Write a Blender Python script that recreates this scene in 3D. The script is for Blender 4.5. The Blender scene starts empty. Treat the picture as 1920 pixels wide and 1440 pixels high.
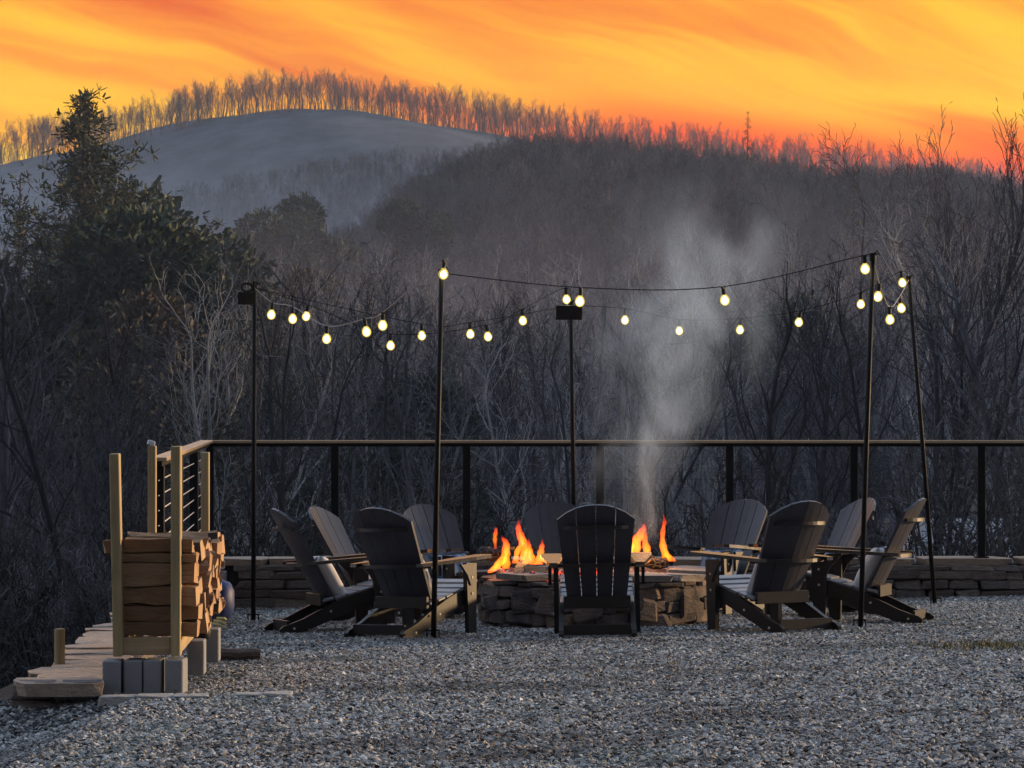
import bpy, bmesh, math, random
import numpy as np
from mathutils import Vector, Matrix, Euler
rnd = random.Random(7)
S = bpy.context.scene
COL = S.collection

# ------------------------------------------------------------------ camera, sky, sun, exposure
F, HC, PYH = 6000.0, 1.85, 735.0            # focal length in photo pixels, eye height, horizon row
cam = bpy.data.cameras.new('camera')
cam.sensor_width = 36.0; cam.lens = F / 1920 * 36
cam.clip_start = 0.5; cam.clip_end = 6000
camo = bpy.data.objects.new('camera', cam); COL.objects.link(camo)
camo.location = (0, 0, HC)
camo.rotation_euler = (math.radians(90) + math.atan((PYH - 720) / F), 0, 0)
S.camera = camo
S.view_settings.view_transform = 'Standard'; S.view_settings.look = 'None'
S.view_settings.gamma = 1.0; S.view_settings.use_curve_mapping = False
S.view_settings.exposure = 0.45
S.cycles.use_denoising = True
try:
    S.cycles.denoiser = 'OPENIMAGEDENOISE'
except Exception:
    pass
S.cycles.max_bounces = 6; S.cycles.volume_bounces = 1; S.cycles.transparent_max_bounces = 24
S.cycles.diffuse_bounces = 3; S.cycles.glossy_bounces = 2
S.cycles.use_adaptive_sampling = True; S.cycles.adaptive_threshold = 0.015


class NT:
    """short hand for building node trees"""
    def __init__(s, nt):
        s.t = nt
        nt.nodes.clear()
    def n(s, kind, **kw):
        o = s.t.nodes.new(kind)
        for k, v in kw.items():
            setattr(o, k, v)
        return o
    def set(s, sock, v):
        if isinstance(v, bpy.types.NodeSocket):
            s.t.links.new(v, sock)
        elif isinstance(v, (tuple, list)) and len(v) == 3 and sock.type == 'RGBA':
            sock.default_value = (*v, 1)
        else:
            sock.default_value = v
    def m(s, op, a, b=None, c=None, clamp=False):
        o = s.n('ShaderNodeMath', operation=op, use_clamp=clamp)
        for i, v in enumerate((a, b, c)):
            if v is not None:
                s.set(o.inputs[i], v)
        return o.outputs[0]
    def ss(s, x, a, b):
        o = s.n('ShaderNodeMapRange', interpolation_type='SMOOTHSTEP')
        s.set(o.inputs[0], x)
        if a <= b:
            o.inputs[1].default_value, o.inputs[2].default_value = a, b
        else:
            o.inputs[1].default_value, o.inputs[2].default_value = b, a
            o.inputs[3].default_value, o.inputs[4].default_value = 1, 0
        return o.outputs[0]
    def mix(s, f, a, b, blend='MIX'):
        o = s.n('ShaderNodeMix', data_type='RGBA', blend_type=blend)
        s.set(o.inputs[0], f); s.set(o.inputs[6], a); s.set(o.inputs[7], b)
        return o.outputs[2]
    def ramp(s, x, stops, interp='LINEAR'):
        o = s.n('ShaderNodeValToRGB')
        o.color_ramp.interpolation = interp
        el = o.color_ramp.elements
        while len(el) < len(stops):
            el.new(0.5)
        for e, (p, c) in zip(el, stops):
            e.position = p; e.color = (*c, 1)
        s.set(o.inputs[0], x)
        return o.outputs[0]
    def noise(s, vec, scale, detail=3, rough=.55, dist=0.0, dim='3D'):
        o = s.n('ShaderNodeTexNoise', noise_dimensions=dim)
        if vec is not None:
            s.set(o.inputs['Vector'], vec)
        o.inputs['Scale'].default_value = scale; o.inputs['Detail'].default_value = detail
        o.inputs['Roughness'].default_value = rough; o.inputs['Distortion'].default_value = dist
        return o.outputs['Fac']
    def xyz(s, x, y, z):
        o = s.n('ShaderNodeCombineXYZ')
        for i, v in enumerate((x, y, z)):
            s.set(o.inputs[i], v)
        return o.outputs[0]
    def sep(s, v):
        o = s.n('ShaderNodeSeparateXYZ'); s.set(o.inputs[0], v)
        return o.outputs
    def mapv(s, v, scale=(1, 1, 1), rot=(0, 0, 0)):
        o = s.n('ShaderNodeMapping'); s.set(o.inputs[0], v)
        o.inputs['Scale'].default_value = scale; o.inputs['Rotation'].default_value = rot
        return o.outputs[0]


SKY_GAIN, AMB = 1.06, 1.45
w = bpy.data.worlds.new('World'); S.world = w; w.use_nodes = True
k = NT(w.node_tree)
d = k.sep(k.n('ShaderNodeTexCoord').outputs['Generated'])
ys = k.m('MAXIMUM', d[1], 0.05)
u = k.m('DIVIDE', d[0], ys); v = k.m('DIVIDE', d[2], ys)
ca, sa = math.cos(math.radians(14)), math.sin(math.radians(14))
e1 = k.m('SUBTRACT', k.m('MULTIPLY', u, ca), k.m('MULTIPLY', v, sa))
e2 = k.m('ADD', k.m('MULTIPLY', u, sa), k.m('MULTIPLY', v, ca))
warp = k.m('MULTIPLY', k.m('SUBTRACT', k.noise(k.xyz(k.m('MULTIPLY', e1, 9), k.m('MULTIPLY', e2, 20), 3.0), 1, 2), .5), .03)
e2w = k.m('ADD', e2, warp)
n1 = k.noise(k.xyz(k.m('MULTIPLY', e1, 5.5), k.m('MULTIPLY', e2w, 46), 1.7), 1, 4, .5, .4)
n2 = k.noise(k.xyz(k.m('MULTIPLY', e1, 10), k.m('MULTIPLY', e2w, 110), 7.1), 1, 4, .6, .3)
tone = k.m('ADD', k.m('ADD', k.m('MULTIPLY', n1, .80), k.m('MULTIPLY', n2, .22)), k.m('MULTIPLY', k.ss(u, -.05, .14), .13)); tone = k.m('ADD', tone, .035)
glow = k.m('MULTIPLY', k.m('MULTIPLY', k.ss(u, -.06, -.17), k.ss(v, .12, .085)), .14)     # clearer yellow low above the ridge
tone = k.m('ADD', tone, glow)
band = k.ramp(tone, [(.37, (.60, .085, .004)), (.46, (.70, .165, .006)), (.55, (.78, .26, .008)), (.64, (.82, .38, .01)), (.76, (.86, .50, .015))])
low = k.m('SUBTRACT', k.m('SUBTRACT', v, k.m('MULTIPLY', k.ss(u, .02, .17), -.013)), .0)
redm = k.m('MULTIPLY', k.ss(low, .102, .081), k.ss(u, -.06, .05))
band = k.mix(k.m('MULTIPLY', redm, .9), band, (.84, .05, .0))
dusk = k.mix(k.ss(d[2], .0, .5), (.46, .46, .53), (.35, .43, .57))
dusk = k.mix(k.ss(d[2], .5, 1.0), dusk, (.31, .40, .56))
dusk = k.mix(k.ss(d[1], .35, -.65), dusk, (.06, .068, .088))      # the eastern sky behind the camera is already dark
mid = k.mix(k.ss(d[2], .12, .34), band, (1.0, .60, .28))
f = k.m('MULTIPLY', k.ss(d[2], .46, .16), k.ss(d[1], .35, .82))
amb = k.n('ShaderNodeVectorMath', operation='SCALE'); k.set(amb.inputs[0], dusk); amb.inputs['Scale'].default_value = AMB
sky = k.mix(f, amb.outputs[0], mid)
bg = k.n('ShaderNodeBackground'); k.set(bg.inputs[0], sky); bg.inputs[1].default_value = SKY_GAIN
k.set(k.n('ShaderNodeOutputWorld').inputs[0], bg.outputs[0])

SUN_EL, SUN_AZ = math.radians(7.5), math.radians(62)      # azimuth measured from the view direction to the right
sl = bpy.data.lights.new('sun', 'SUN'); sl.energy = 4.2; sl.angle = math.radians(2); sl.color = (1.0, .66, .34)
so = bpy.data.objects.new('sun', sl); COL.objects.link(so)
sd = Vector((math.sin(SUN_AZ) * math.cos(SUN_EL), math.cos(SUN_AZ) * math.cos(SUN_EL), math.sin(SUN_EL)))
so.rotation_euler = sd.to_track_quat('Z', 'Y').to_euler(); so.location = (60, 20, 40)

# ------------------------------------------------------------------ helpers
def at(px, py, y):
    """photo pixel at depth y -> point"""
    return Vector(((px - 960) * y / F, y, HC - (py - PYH) * y / F))

def smooth(a, b, x):
    t = min(1, max(0, (x - a) / (b - a)))
    return t * t * (3 - 2 * t)

class MB:
    def __init__(s): s.v, s.f = [], []
    def add(s, vs, fs):
        o = len(s.v); s.v.extend(tuple(p) for p in vs); s.f.extend(tuple(i + o for i in q) for q in fs)
    def box(s, c, size, rot=None, bev=0.0, taper=1.0):
        hx, hy, hz = (q / 2 for q in size)
        if bev:
            bm = bmesh.new(); bmesh.ops.create_cube(bm, size=1)
            for q in bm.verts: q.co = Vector((q.co.x * size[0], q.co.y * size[1], q.co.z * size[2]))
            bmesh.ops.bevel(bm, geom=bm.edges[:], offset=bev, segments=1, affect='EDGES')
            vs = [q.co.copy() for q in bm.verts]; fs = [[q.index for q in g.verts] for g in bm.faces]; bm.free()
        else:
            vs = [Vector((x * hx, y * hy, z * hz)) for z in (-1, 1) for y in (-1, 1) for x in (-1, 1)]
            fs = [(0, 2, 3, 1), (4, 5, 7, 6), (0, 1, 5, 4), (2, 6, 7, 3), (0, 4, 6, 2), (1, 3, 7, 5)]
        R = rot if isinstance(rot, Matrix) else (Euler(rot).to_matrix() if rot else Matrix.Identity(3))
        s.add([R @ q + Vector(c) for q in vs], fs)
    def prism(s, poly, axis, a, b):
        """poly: 2D outline; axis 0: (y,z) along x, 1: (x,z) along y, 2: (x,y) along z"""
        def p3(p, t):
            return (t, p[0], p[1]) if axis == 0 else (p[0], t, p[1]) if axis == 1 else (p[0], p[1], t)
        n = len(poly); vs = [p3(p, a) for p in poly] + [p3(p, b) for p in poly]
        fs = [tuple(range(n))[::-1], tuple(range(n, 2 * n))] + [(i, (i + 1) % n, n + (i + 1) % n, n + i) for i in range(n)]
        s.add(vs, fs)
    def tube(s, pts, rad, sides=6, cap=True):
        pts = [Vector(p) for p in pts]
        if not isinstance(rad, (list, tuple)): rad = [rad] * len(pts)
        rings = []; ref = None
        for i, p in enumerate(pts):
            t = (pts[min(i + 1, len(pts) - 1)] - pts[max(i - 1, 0)]).normalized()
            if ref is None:
                ref = t.orthogonal().normalized()
            a = (ref - t * ref.dot(t)).normalized(); ref = a; b = t.cross(a)
            rings.append([p + (a * math.cos(q) + b * math.sin(q)) * rad[i] for q in (2 * math.pi * j / sides for j in range(sides))])
        vs = [q for r in rings for q in r]; fs = []
        for i in range(len(pts) - 1):
            for j in range(sides):
                k1 = (j + 1) % sides
                fs.append((i * sides + j, i * sides + k1, (i + 1) * sides + k1, (i + 1) * sides + j))
        if cap:
            fs.append(tuple(range(sides))[::-1]); fs.append(tuple((len(pts) - 1) * sides + j for j in range(sides)))
        s.add(vs, fs)
    def lathe(s, prof, seg=10, c=(0, 0, 0)):
        vs = []; fs = []; n = len(prof)
        for (r, z) in prof:
            for j in range(seg):
                q = 2 * math.pi * j / seg
                vs.append((c[0] + r * math.cos(q), c[1] + r * math.sin(q), c[2] + z))
        for i in range(n - 1):
            for j in range(seg):
                k1 = (j + 1) % seg
                fs.append((i * seg + j, i * seg + k1, (i + 1) * seg + k1, (i + 1) * seg + j))
        fs.append(tuple(range(seg))[::-1]); fs.append(tuple((n - 1) * seg + j for j in range(seg)))
        s.add(vs, fs)
    def mesh(s, name, mat=None, sm=False):
        me = bpy.data.meshes.new(name); me.from_pydata(s.v, [], s.f); me.update()
        if mat: me.materials.append(mat)
        if sm: me.polygons.foreach_set('use_smooth', [True] * len(me.polygons))
        return me
    def build(s, name, mat=None, parent=None, sm=False, loc=None):
        return obj(name, s.mesh(name, mat, sm), parent, loc)

def obj(name, me, parent=None, loc=None, rot=None, scale=None):
    o = bpy.data.objects.new(name, me); COL.objects.link(o)
    if parent: o.parent = parent
    if loc is not None: o.location = loc
    if rot is not None: o.rotation_euler = rot
    if scale is not None: o.scale = scale
    return o

def tag(o, label=None, cat=None, group=None, kind=None):
    if label: o['label'] = label
    if cat: o['category'] = cat
    if group: o['group'] = group
    if kind: o['kind'] = kind
    return o

def empty(name, loc=(0, 0, 0), rz=0.0):
    o = bpy.data.objects.new(name, None); COL.objects.link(o); o.location = loc; o.rotation_euler = (0, 0, rz)
    o.empty_display_size = .1
    return o

KIDS = {}
def copy_tree(o, parent=None):
    c = o.copy(); COL.objects.link(c)
    if parent: c.parent = parent
    for ch in list(o.children): copy_tree(ch, c)
    return c

def mat(name, fn):
    m = bpy.data.materials.new(name); m.use_nodes = True
    kk = NT(m.node_tree)
    out = kk.n('ShaderNodeOutputMaterial')
    fn(kk, out)
    return m

def pbsdf(kk, out, col, rough=.7, spec=.35, bump=None, bdist=.01, bstr=.6):
    b = kk.n('ShaderNodeBsdfPrincipled')
    kk.set(b.inputs['Base Color'], col); kk.set(b.inputs['Roughness'], rough)
    b.inputs['Specular IOR Level'].default_value = spec
    if bump is not None:
        bb = kk.n('ShaderNodeBump'); bb.inputs['Strength'].default_value = bstr; bb.inputs['Distance'].default_value = bdist
        kk.set(bb.inputs['Height'], bump); kk.set(b.inputs['Normal'], bb.outputs[0])
    kk.set(out.inputs[0], b.outputs[0])
    return b

def oc(kk): return kk.n('ShaderNodeTexCoord').outputs['Object']
def rv(kk): return kk.n('ShaderNodeObjectInfo').outputs['Random']

# ------------------------------------------------------------------ materials
def m_stone(cols, dark=.55, soot=False):
    def fn(kk, out):
        p = kk.n('ShaderNodeVectorMath', operation='ADD'); kk.set(p.inputs[0], kk.n('ShaderNodeNewGeometry').outputs['Position'])
        c = kk.ramp(rv(kk), [(i / (len(cols) - 1), q) for i, q in enumerate(cols)])
        n = kk.noise(kk.mapv(p.outputs[0], (1, 1, 3)), 14, 5, .65)
        n3 = kk.noise(p.outputs[0], 60, 3, .6)
        c = kk.mix(kk.m('MULTIPLY', kk.ss(n, .42, .68), .75), c, tuple(q * dark for q in cols[len(cols) // 2]))
        c = kk.mix(kk.m('MULTIPLY', kk.ss(n3, .5, .75), .35), c, (.30, .28, .25))
        if soot:
            ns = kk.noise(p.outputs[0], 2.2, 3, .6)
            c = kk.mix(kk.m('MULTIPLY', kk.ss(ns, .42, .6), .75), c, (.035, .030, .033))
        pbsdf(kk, out, c, .85, .25, kk.m('ADD', n, kk.m('MULTIPLY', n3, .4)), .02, .9)
    return fn
M_WALL = mat('wall_stone', m_stone([(.13, .10, .085), (.20, .155, .13), (.16, .14, .13), (.24, .19, .15), (.11, .10, .10)]))
M_CAP = mat('cap_stone', m_stone([(.40, .29, .215), (.44, .33, .25), (.37, .28, .21), (.46, .36, .28)], .72))
M_PIT = mat('pit_stone', m_stone([(.10, .085, .085), (.15, .115, .10), (.085, .08, .085), (.30, .20, .125), (.11, .09, .095), (.20, .145, .11)], .6, True))
M_PITCAP = mat('pit_cap_stone', m_stone([(.30, .25, .21), (.36, .30, .25), (.27, .23, .20)], .65))
M_CURB = mat('edging_stone', m_stone([(.38, .35, .31), (.42, .39, .35)], .75))

def m_wood(c0, c1, axis=2, sc=30, rough=.7, spec=.3):
    def fn(kk, out):
        s = [sc, sc, sc]; s[axis] = sc * .06
        p = kk.n('ShaderNodeVectorMath', operation='ADD'); kk.set(p.inputs[0], oc(kk))
        r = rv(kk); kk.set(p.inputs[1], kk.xyz(kk.m('MULTIPLY', r, 17.3), kk.m('MULTIPLY', r, 9.1), kk.m('MULTIPLY', r, 5.7)))
        n = kk.noise(kk.mapv(p.outputs[0], tuple(s)), 1, 4, .6, .3)
        n2 = kk.noise(p.outputs[0], 5, 3)
        c = kk.mix(kk.ss(n, .35, .68), c0, c1)
        c = kk.mix(kk.m('MULTIPLY', kk.ss(n2, .5, .75), .35), c, tuple(q * .6 for q in c0))
        c = kk.mix(kk.m('MULTIPLY', kk.m('SUBTRACT', r, .5), .35), c, (.5, .5, .5), 'SOFT_LIGHT')
        pbsdf(kk, out, c, rough, spec, n, .004, .5)
    return fn
M_LUMBER = mat('treated_lumber', m_wood((.30, .22, .11), (.44, .34, .18)))
M_LUMBERX = mat('treated_lumber_across', m_wood((.36, .26, .15), (.48, .36, .21), 0))
M_LUMBERY = mat('treated_lumber_along', m_wood((.36, .26, .13), (.48, .36, .20), 1))
M_RAILCAP = mat('cedar_rail_cap', m_wood((.34, .24, .14), (.46, .34, .20), 0, 30, .36, .5))

def fn_log(kk, out):
    p = kk.n('ShaderNodeVectorMath', operation='ADD'); kk.set(p.inputs[0], oc(kk))
    r = rv(kk); kk.set(p.inputs[1], kk.xyz(kk.m('MULTIPLY', r, 17.3), kk.m('MULTIPLY', r, 9.1), kk.m('MULTIPLY', r, 25.7)))
    n = kk.noise(kk.mapv(p.outputs[0], (2, 34, 34)), 1, 5, .65, .4)
    n2 = kk.noise(p.outputs[0], 7, 3)
    base = kk.ramp(r, [(0, (.46, .27, .145)), (.3, (.52, .33, .185)), (.6, (.40, .22, .125)), (1, (.56, .38, .22))])
    c = kk.mix(kk.m('MULTIPLY', kk.ss(n, .45, .72), .7), base, (.15, .075, .04))
    c = kk.mix(kk.m('MULTIPLY', kk.ss(n2, .5, .7), .4), c, (.5, .36, .22))
    pbsdf(kk, out, c, .85, .2, n, .02, 1)
M_LOG = mat('split_wood', fn_log)
def fn_end(kk, out):
    q = kk.sep(oc(kk)); r = rv(kk)
    d2 = kk.m('SQRT', kk.m('ADD', kk.m('POWER', kk.m('ADD', q[1], kk.m('SUBTRACT', r, .5)), 2.0), kk.m('POWER', kk.m('ADD', q[2], .35), 2.0)))
    ring = kk.m('SINE', kk.m('MULTIPLY', kk.m('ADD', d2, kk.m('MULTIPLY', kk.noise(oc(kk), 4, 2), .08)), 95))
    n = kk.noise(kk.mapv(oc(kk), (1, 3, 30)), 1, 4, .7)
    c = kk.mix(kk.ss(ring, -.3, .9), (.56, .38, .22), (.46, .29, .16))
    c = kk.mix(kk.ss(n, .58, .74), c, (.22, .12, .07))
    c = kk.mix(kk.m('MULTIPLY', kk.ss(r, .5, 1), .5), c, (.42, .22, .12))
    pbsdf(kk, out, c, .9, .1, n, .006, .6)
M_END = mat('cut_end_grain', fn_end)
def fn_bark(kk, out):
    p = oc(kk)
    n = kk.noise(kk.mapv(p, (12, 40, 40)), 1, 4, .6)
    pbsdf(kk, out, kk.mix(n, (.05, .04, .035), (.17, .13, .11)), .9, .15, n, .02, 1)
M_BARK = mat('log_bark', fn_bark)
def fn_char(kk, out):
    p = oc(kk)
    vo = kk.n('ShaderNodeTexVoronoi', feature='DISTANCE_TO_EDGE'); kk.set(vo.inputs['Vector'], kk.mapv(p, (10, 26, 26))); vo.inputs['Scale'].default_value = 1.6
    e = kk.ss(vo.outputs[0], 0.0, .16)
    pbsdf(kk, out, kk.mix(e, (.16, .15, .145), (.012, .011, .011)), .75, .3, e, .012, 1)
M_CHAR = mat('charred_wood', fn_char)

def m_plastic(col, rough, spec=.5):
    def fn(kk, out):
        p = kk.n('ShaderNodeNewGeometry').outputs['Position']
        n = kk.noise(p, 9, 4, .6); g = kk.noise(kk.mapv(oc(kk), (60, 60, 5)), 1, 3)
        c = kk.mix(kk.m('MULTIPLY', kk.ss(n, .45, .75), .5), col, tuple(q * .62 for q in col))
        r = kk.m('ADD', rough - .07, kk.m('MULTIPLY', n, .16))
        pbsdf(kk, out, c, r, spec, g, .002, .35)
    return fn
M_SLAT = mat('charcoal_slat', m_plastic((.048, .047, .058), .38, .36))
M_FRAME = mat('espresso_frame', m_plastic((.020, .0155, .014), .38, .28))
M_ARM = mat('polished_arm', m_plastic((.034, .024, .018), .22, .7))
M_SEAT = mat('seat_slat_skylit', m_plastic((.20, .20, .215), .38))  # skylight on the seat put into the colour, paler than the back slats
M_METAL = mat('black_metal', m_plastic((.010, .010, .011), .55, .15))
M_RUBBER = mat('black_plastic', m_plastic((.010, .010, .012), .6, .3))
M_BRASS = mat('bright_bolt', m_plastic((.55, .50, .40), .35, .6))
M_WIREP = mat('pale_cord', m_plastic((.36, .34, .30), .6, .3))
M_CABLE = mat('steel_cable_dimmed', m_plastic((.05, .05, .05), .6, .2))  # front run darkened in colour so it shows no sky reflection
M_CABLEL = mat('steel_cable_lit', m_plastic((.62, .60, .55), .35, .6))  # lit copy of the same cable, its glint put into the colour

def fn_block(kk, out):
    p = kk.n('ShaderNodeNewGeometry').outputs['Position']
    n = kk.noise(p, 90, 3, .7); n2 = kk.noise(p, 8, 3)
    pbsdf(kk, out, kk.mix(n2, kk.mix(n, (.24, .25, .26), (.34, .34, .34)), (.22, .225, .235)), .92, .2, n, .006, .8)
M_BLOCK = mat('concrete_block', fn_block)

def m_cloth(kind):
    def fn(kk, out):
        q = kk.sep(oc(kk))
        x = q[0]
        weave = kk.noise(kk.mapv(oc(kk), (260, 260, 260)), 1, 2)
        if kind == 'wide':
            f = kk.m('MULTIPLY', kk.ss(x, .035, .045), kk.ss(x, .125, .115))
            c = kk.mix(f, (.60, .59, .58), (.02, .028, .05))
        elif kind == 'blue':
            wv = kk.m('SINE', kk.m('MULTIPLY', x, 62))
            c = kk.mix(kk.ss(wv, -.2, .2), (.09, .16, .26), (.26, .34, .42))
        else:
            wv = kk.m('SINE', kk.m('MULTIPLY', x, 44))
            c = kk.mix(kk.ss(wv, .3, .6), (.42, .44, .47), (.10, .13, .18))
        pbsdf(kk, out, c, .95, .1, weave, .002, .5)
    return fn
M_CW, M_CB, M_CG = mat('cream_navy_linen', m_cloth('wide')), mat('blue_stripe_linen', m_cloth('blue')), mat('grey_stripe_linen', m_cloth('grey'))
M_NAVY = mat('navy_nylon', m_plastic((.012, .028, .12), .55, .3))
M_YELLOW = mat('pale_yellow_webbing', m_plastic((.52, .50, .22), .7, .2))

def fn_soil(kk, out):
    p = kk.n('ShaderNodeNewGeometry').outputs['Position']
    n = kk.noise(p, .8, 6, .7); n2 = kk.noise(p, 14, 3, .7); nb = kk.noise(kk.mapv(p, (1, .5, 1)), .06, 6, .7)
    y = kk.sep(p)[1]
    near = kk.mix(n, (.035, .028, .022), (.085, .065, .05))
    near = kk.mix(kk.ss(n2, .45, .7), near, (.11, .085, .06))
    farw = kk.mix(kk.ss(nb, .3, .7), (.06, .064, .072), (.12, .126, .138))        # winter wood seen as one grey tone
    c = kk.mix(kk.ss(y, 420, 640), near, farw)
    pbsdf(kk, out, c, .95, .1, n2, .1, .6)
M_SOIL = mat('leaf_litter_ground', fn_soil)
def fn_gravelbed(kk, out):
    p = kk.n('ShaderNodeNewGeometry').outputs['Position']
    vo = kk.n('ShaderNodeTexVoronoi'); kk.set(vo.inputs['Vector'], p); vo.inputs['Scale'].default_value = 42
    n = kk.noise(p, 1.2, 4)
    c = kk.mix(kk.sep(vo.outputs['Color'])[0], (.05, .05, .052), (.20, .20, .205))
    c = kk.mix(kk.m('MULTIPLY', kk.ss(n, .45, .7), .6), c, (.07, .058, .05))
    pbsdf(kk, out, c, .9, .2, vo.outputs['Distance'], .02, 1)
M_BED = mat('gravel_bed', fn_gravelbed)
def fn_chip(kk, out):
    r = rv(kk)
    c = kk.ramp(r, [(0, (.025, .025, .026)), (.24, (.105, .105, .105)), (.44, (.29, .288, .278)), (.58, (.41, .405, .385)), (.74, (.21, .185, .155)), (.84, (.55, .545, .52)), (.94, (.33, .325, .31)), (1, (.82, .80, .75))])
    p = kk.n('ShaderNodeNewGeometry').outputs['Position']
    n = kk.noise(kk.mapv(p, (.7, 1, 1)), .9, 5, .7); n2 = kk.noise(p, 1.3, 3, .6)
    c = kk.mix(kk.m('MULTIPLY', kk.ss(n, .48, .64), .72), c, (.075, .062, .055))
    c = kk.mix(kk.m('MULTIPLY', kk.ss(n2, .5, .7), .3), c, (.15, .23, .22))
    pbsdf(kk, out, c, .72, .4)
M_CHIP = mat('gravel_chip', fn_chip)

def m_bark(c0, c1):
    def fn(kk, out):
        p = kk.n('ShaderNodeNewGeometry').outputs['Position']
        n = kk.noise(kk.mapv(p, (3, 3, .6)), 1.5, 4, .65)
        c = kk.mix(kk.ss(n, .35, .65), c0, c1)
        c = kk.mix(kk.m('MULTIPLY', rv(kk), .55), c, tuple(q * .45 for q in c0))
        pbsdf(kk, out, c, .9, .12)
    return fn
M_TB = mat('grey_bark', m_bark((.11, .108, .112), (.22, .215, .22)))
M_TP = mat('pale_bark', m_bark((.30, .295, .29), (.50, .49, .47)))
M_TD = mat('dark_bark', m_bark((.05, .046, .046), (.10, .09, .088)))
M_TR = mat('ridge_bark_sunlit', m_bark((.28, .18, .14), (.42, .29, .21)))  # orange evening light on the ridge trees put into the bark colour
def m_leaf(a, b, c2):
    def fn(kk, out):
        g = kk.n('ShaderNodeNewGeometry')
        c = kk.ramp(g.outputs['Random Per Island'], [(0, a), (.55, b), (1, c2)])
        bs = pbsdf(kk, out, c, .7, .2)
    return fn
M_PINE = mat('pine_needles', m_leaf((.03, .05, .02), (.06, .082, .03), (.14, .115, .05)))
M_HOLLY = mat('evergreen_leaves', m_leaf((.016, .034, .016), (.032, .060, .026), (.075, .095, .035)))
M_OLIVE = mat('dry_leaves', m_leaf((.07, .06, .035), (.11, .095, .055), (.16, .12, .07)))
M_GRASS = mat('dry_moss', m_leaf((.10, .09, .03), (.15, .13, .05), (.20, .17, .08)))
def fn_roof(kk, out):
    p = oc(kk); n = kk.noise(kk.mapv(p, (1, .3, 1)), 3, 3)
    pbsdf(kk, out, kk.mix(n, (.20, .20, .21), (.34, .335, .34)), .5, .4)
M_ROOF = mat('pale_metal_roof', fn_roof)
M_SIDING = mat('grey_siding', m_plastic((.30, .29, .28), .8, .2))
M_GLASSD = mat('dark_window', m_plastic((.02, .025, .03), .15, .6))

def fn_bulb(kk, out):
    e = kk.n('ShaderNodeEmission'); e.inputs[0].default_value = (1.0, .74, .16, 1); e.inputs[1].default_value = 1.0
    t = kk.n('ShaderNodeBsdfTransparent'); t.inputs[0].default_value = (1, .95, .8, 1)
    m = kk.n('ShaderNodeMixShader'); m.inputs[0].default_value = .5
    kk.set(m.inputs[1], t.outputs[0]); kk.set(m.inputs[2], e.outputs[0]); kk.set(out.inputs[0], m.outputs[0])
M_BULB = mat('warm_bulb_glass', fn_bulb)
def m_emit(c, s):
    def fn(kk, out):
        e = kk.n('ShaderNodeEmission'); e.inputs[0].default_value = (*c, 1); e.inputs[1].default_value = s
        kk.set(out.inputs[0], e.outputs[0])
    return fn
M_FIL = mat('glowing_filament', m_emit((1.0, .86, .50), 18))
def fn_coal(kk, out):
    g = kk.n('ShaderNodeNewGeometry')
    r = g.outputs['Random Per Island']; n = kk.noise(g.outputs['Position'], 30, 3)
    b = pbsdf(kk, out, kk.ramp(r, [(0, (.03, .03, .03)), (.4, (.10, .095, .09)), (.6, (.5, .47, .46)), (1, (.62, .60, .58))]), .9, .1)
    kk.set(b.inputs['Emission Color'], (1.0, .07, .03))
    kk.set(b.inputs['Emission Strength'], kk.m('MULTIPLY', kk.m('MULTIPLY', kk.ss(n, .47, .62), kk.ss(r, .7, .2)), 1.3))
M_COAL = mat('glowing_coals', fn_coal)
def fn_flame(kk, out):
    z = kk.sep(kk.n('ShaderNodeTexCoord').outputs['Object'])[2]
    n = kk.noise(kk.mapv(kk.n('ShaderNodeNewGeometry').outputs['Position'], (18, 18, 7)), 1, 2)
    t = kk.m('ADD', z, kk.m('MULTIPLY', kk.m('SUBTRACT', n, .5), .7))
    c = kk.ramp(t, [(0, (1, .10, .006)), (.2, (1, .215, .012)), (.45, (1, .20, .012)), (.72, (1, .08, .004)), (1, (.9, .02, .01))])
    e = kk.n('ShaderNodeEmission'); kk.set(e.inputs[0], c)
    kk.set(e.inputs[1], kk.m('MULTIPLY', kk.ss(z, 1.12, .72), kk.m('MULTIPLY', kk.m('ADD', .2, n), 34)))
    kk.set(out.inputs['Volume'], e.outputs[0])
M_FLAME = mat('flame', fn_flame)

# ------------------------------------------------------------------ terrain
XC, YC = .67, 25.5                                     # centre of the ring of chairs
def zt(x, y):
    """gravel terrace: falls gently away from the camera, dips at the near end of the side wall"""
    z = .03 * (YC - y) + .016 * (x - XC)
    return z - .16 * smooth(-2.05, -2.4, x) * smooth(17.15, 16.75, y)

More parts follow.
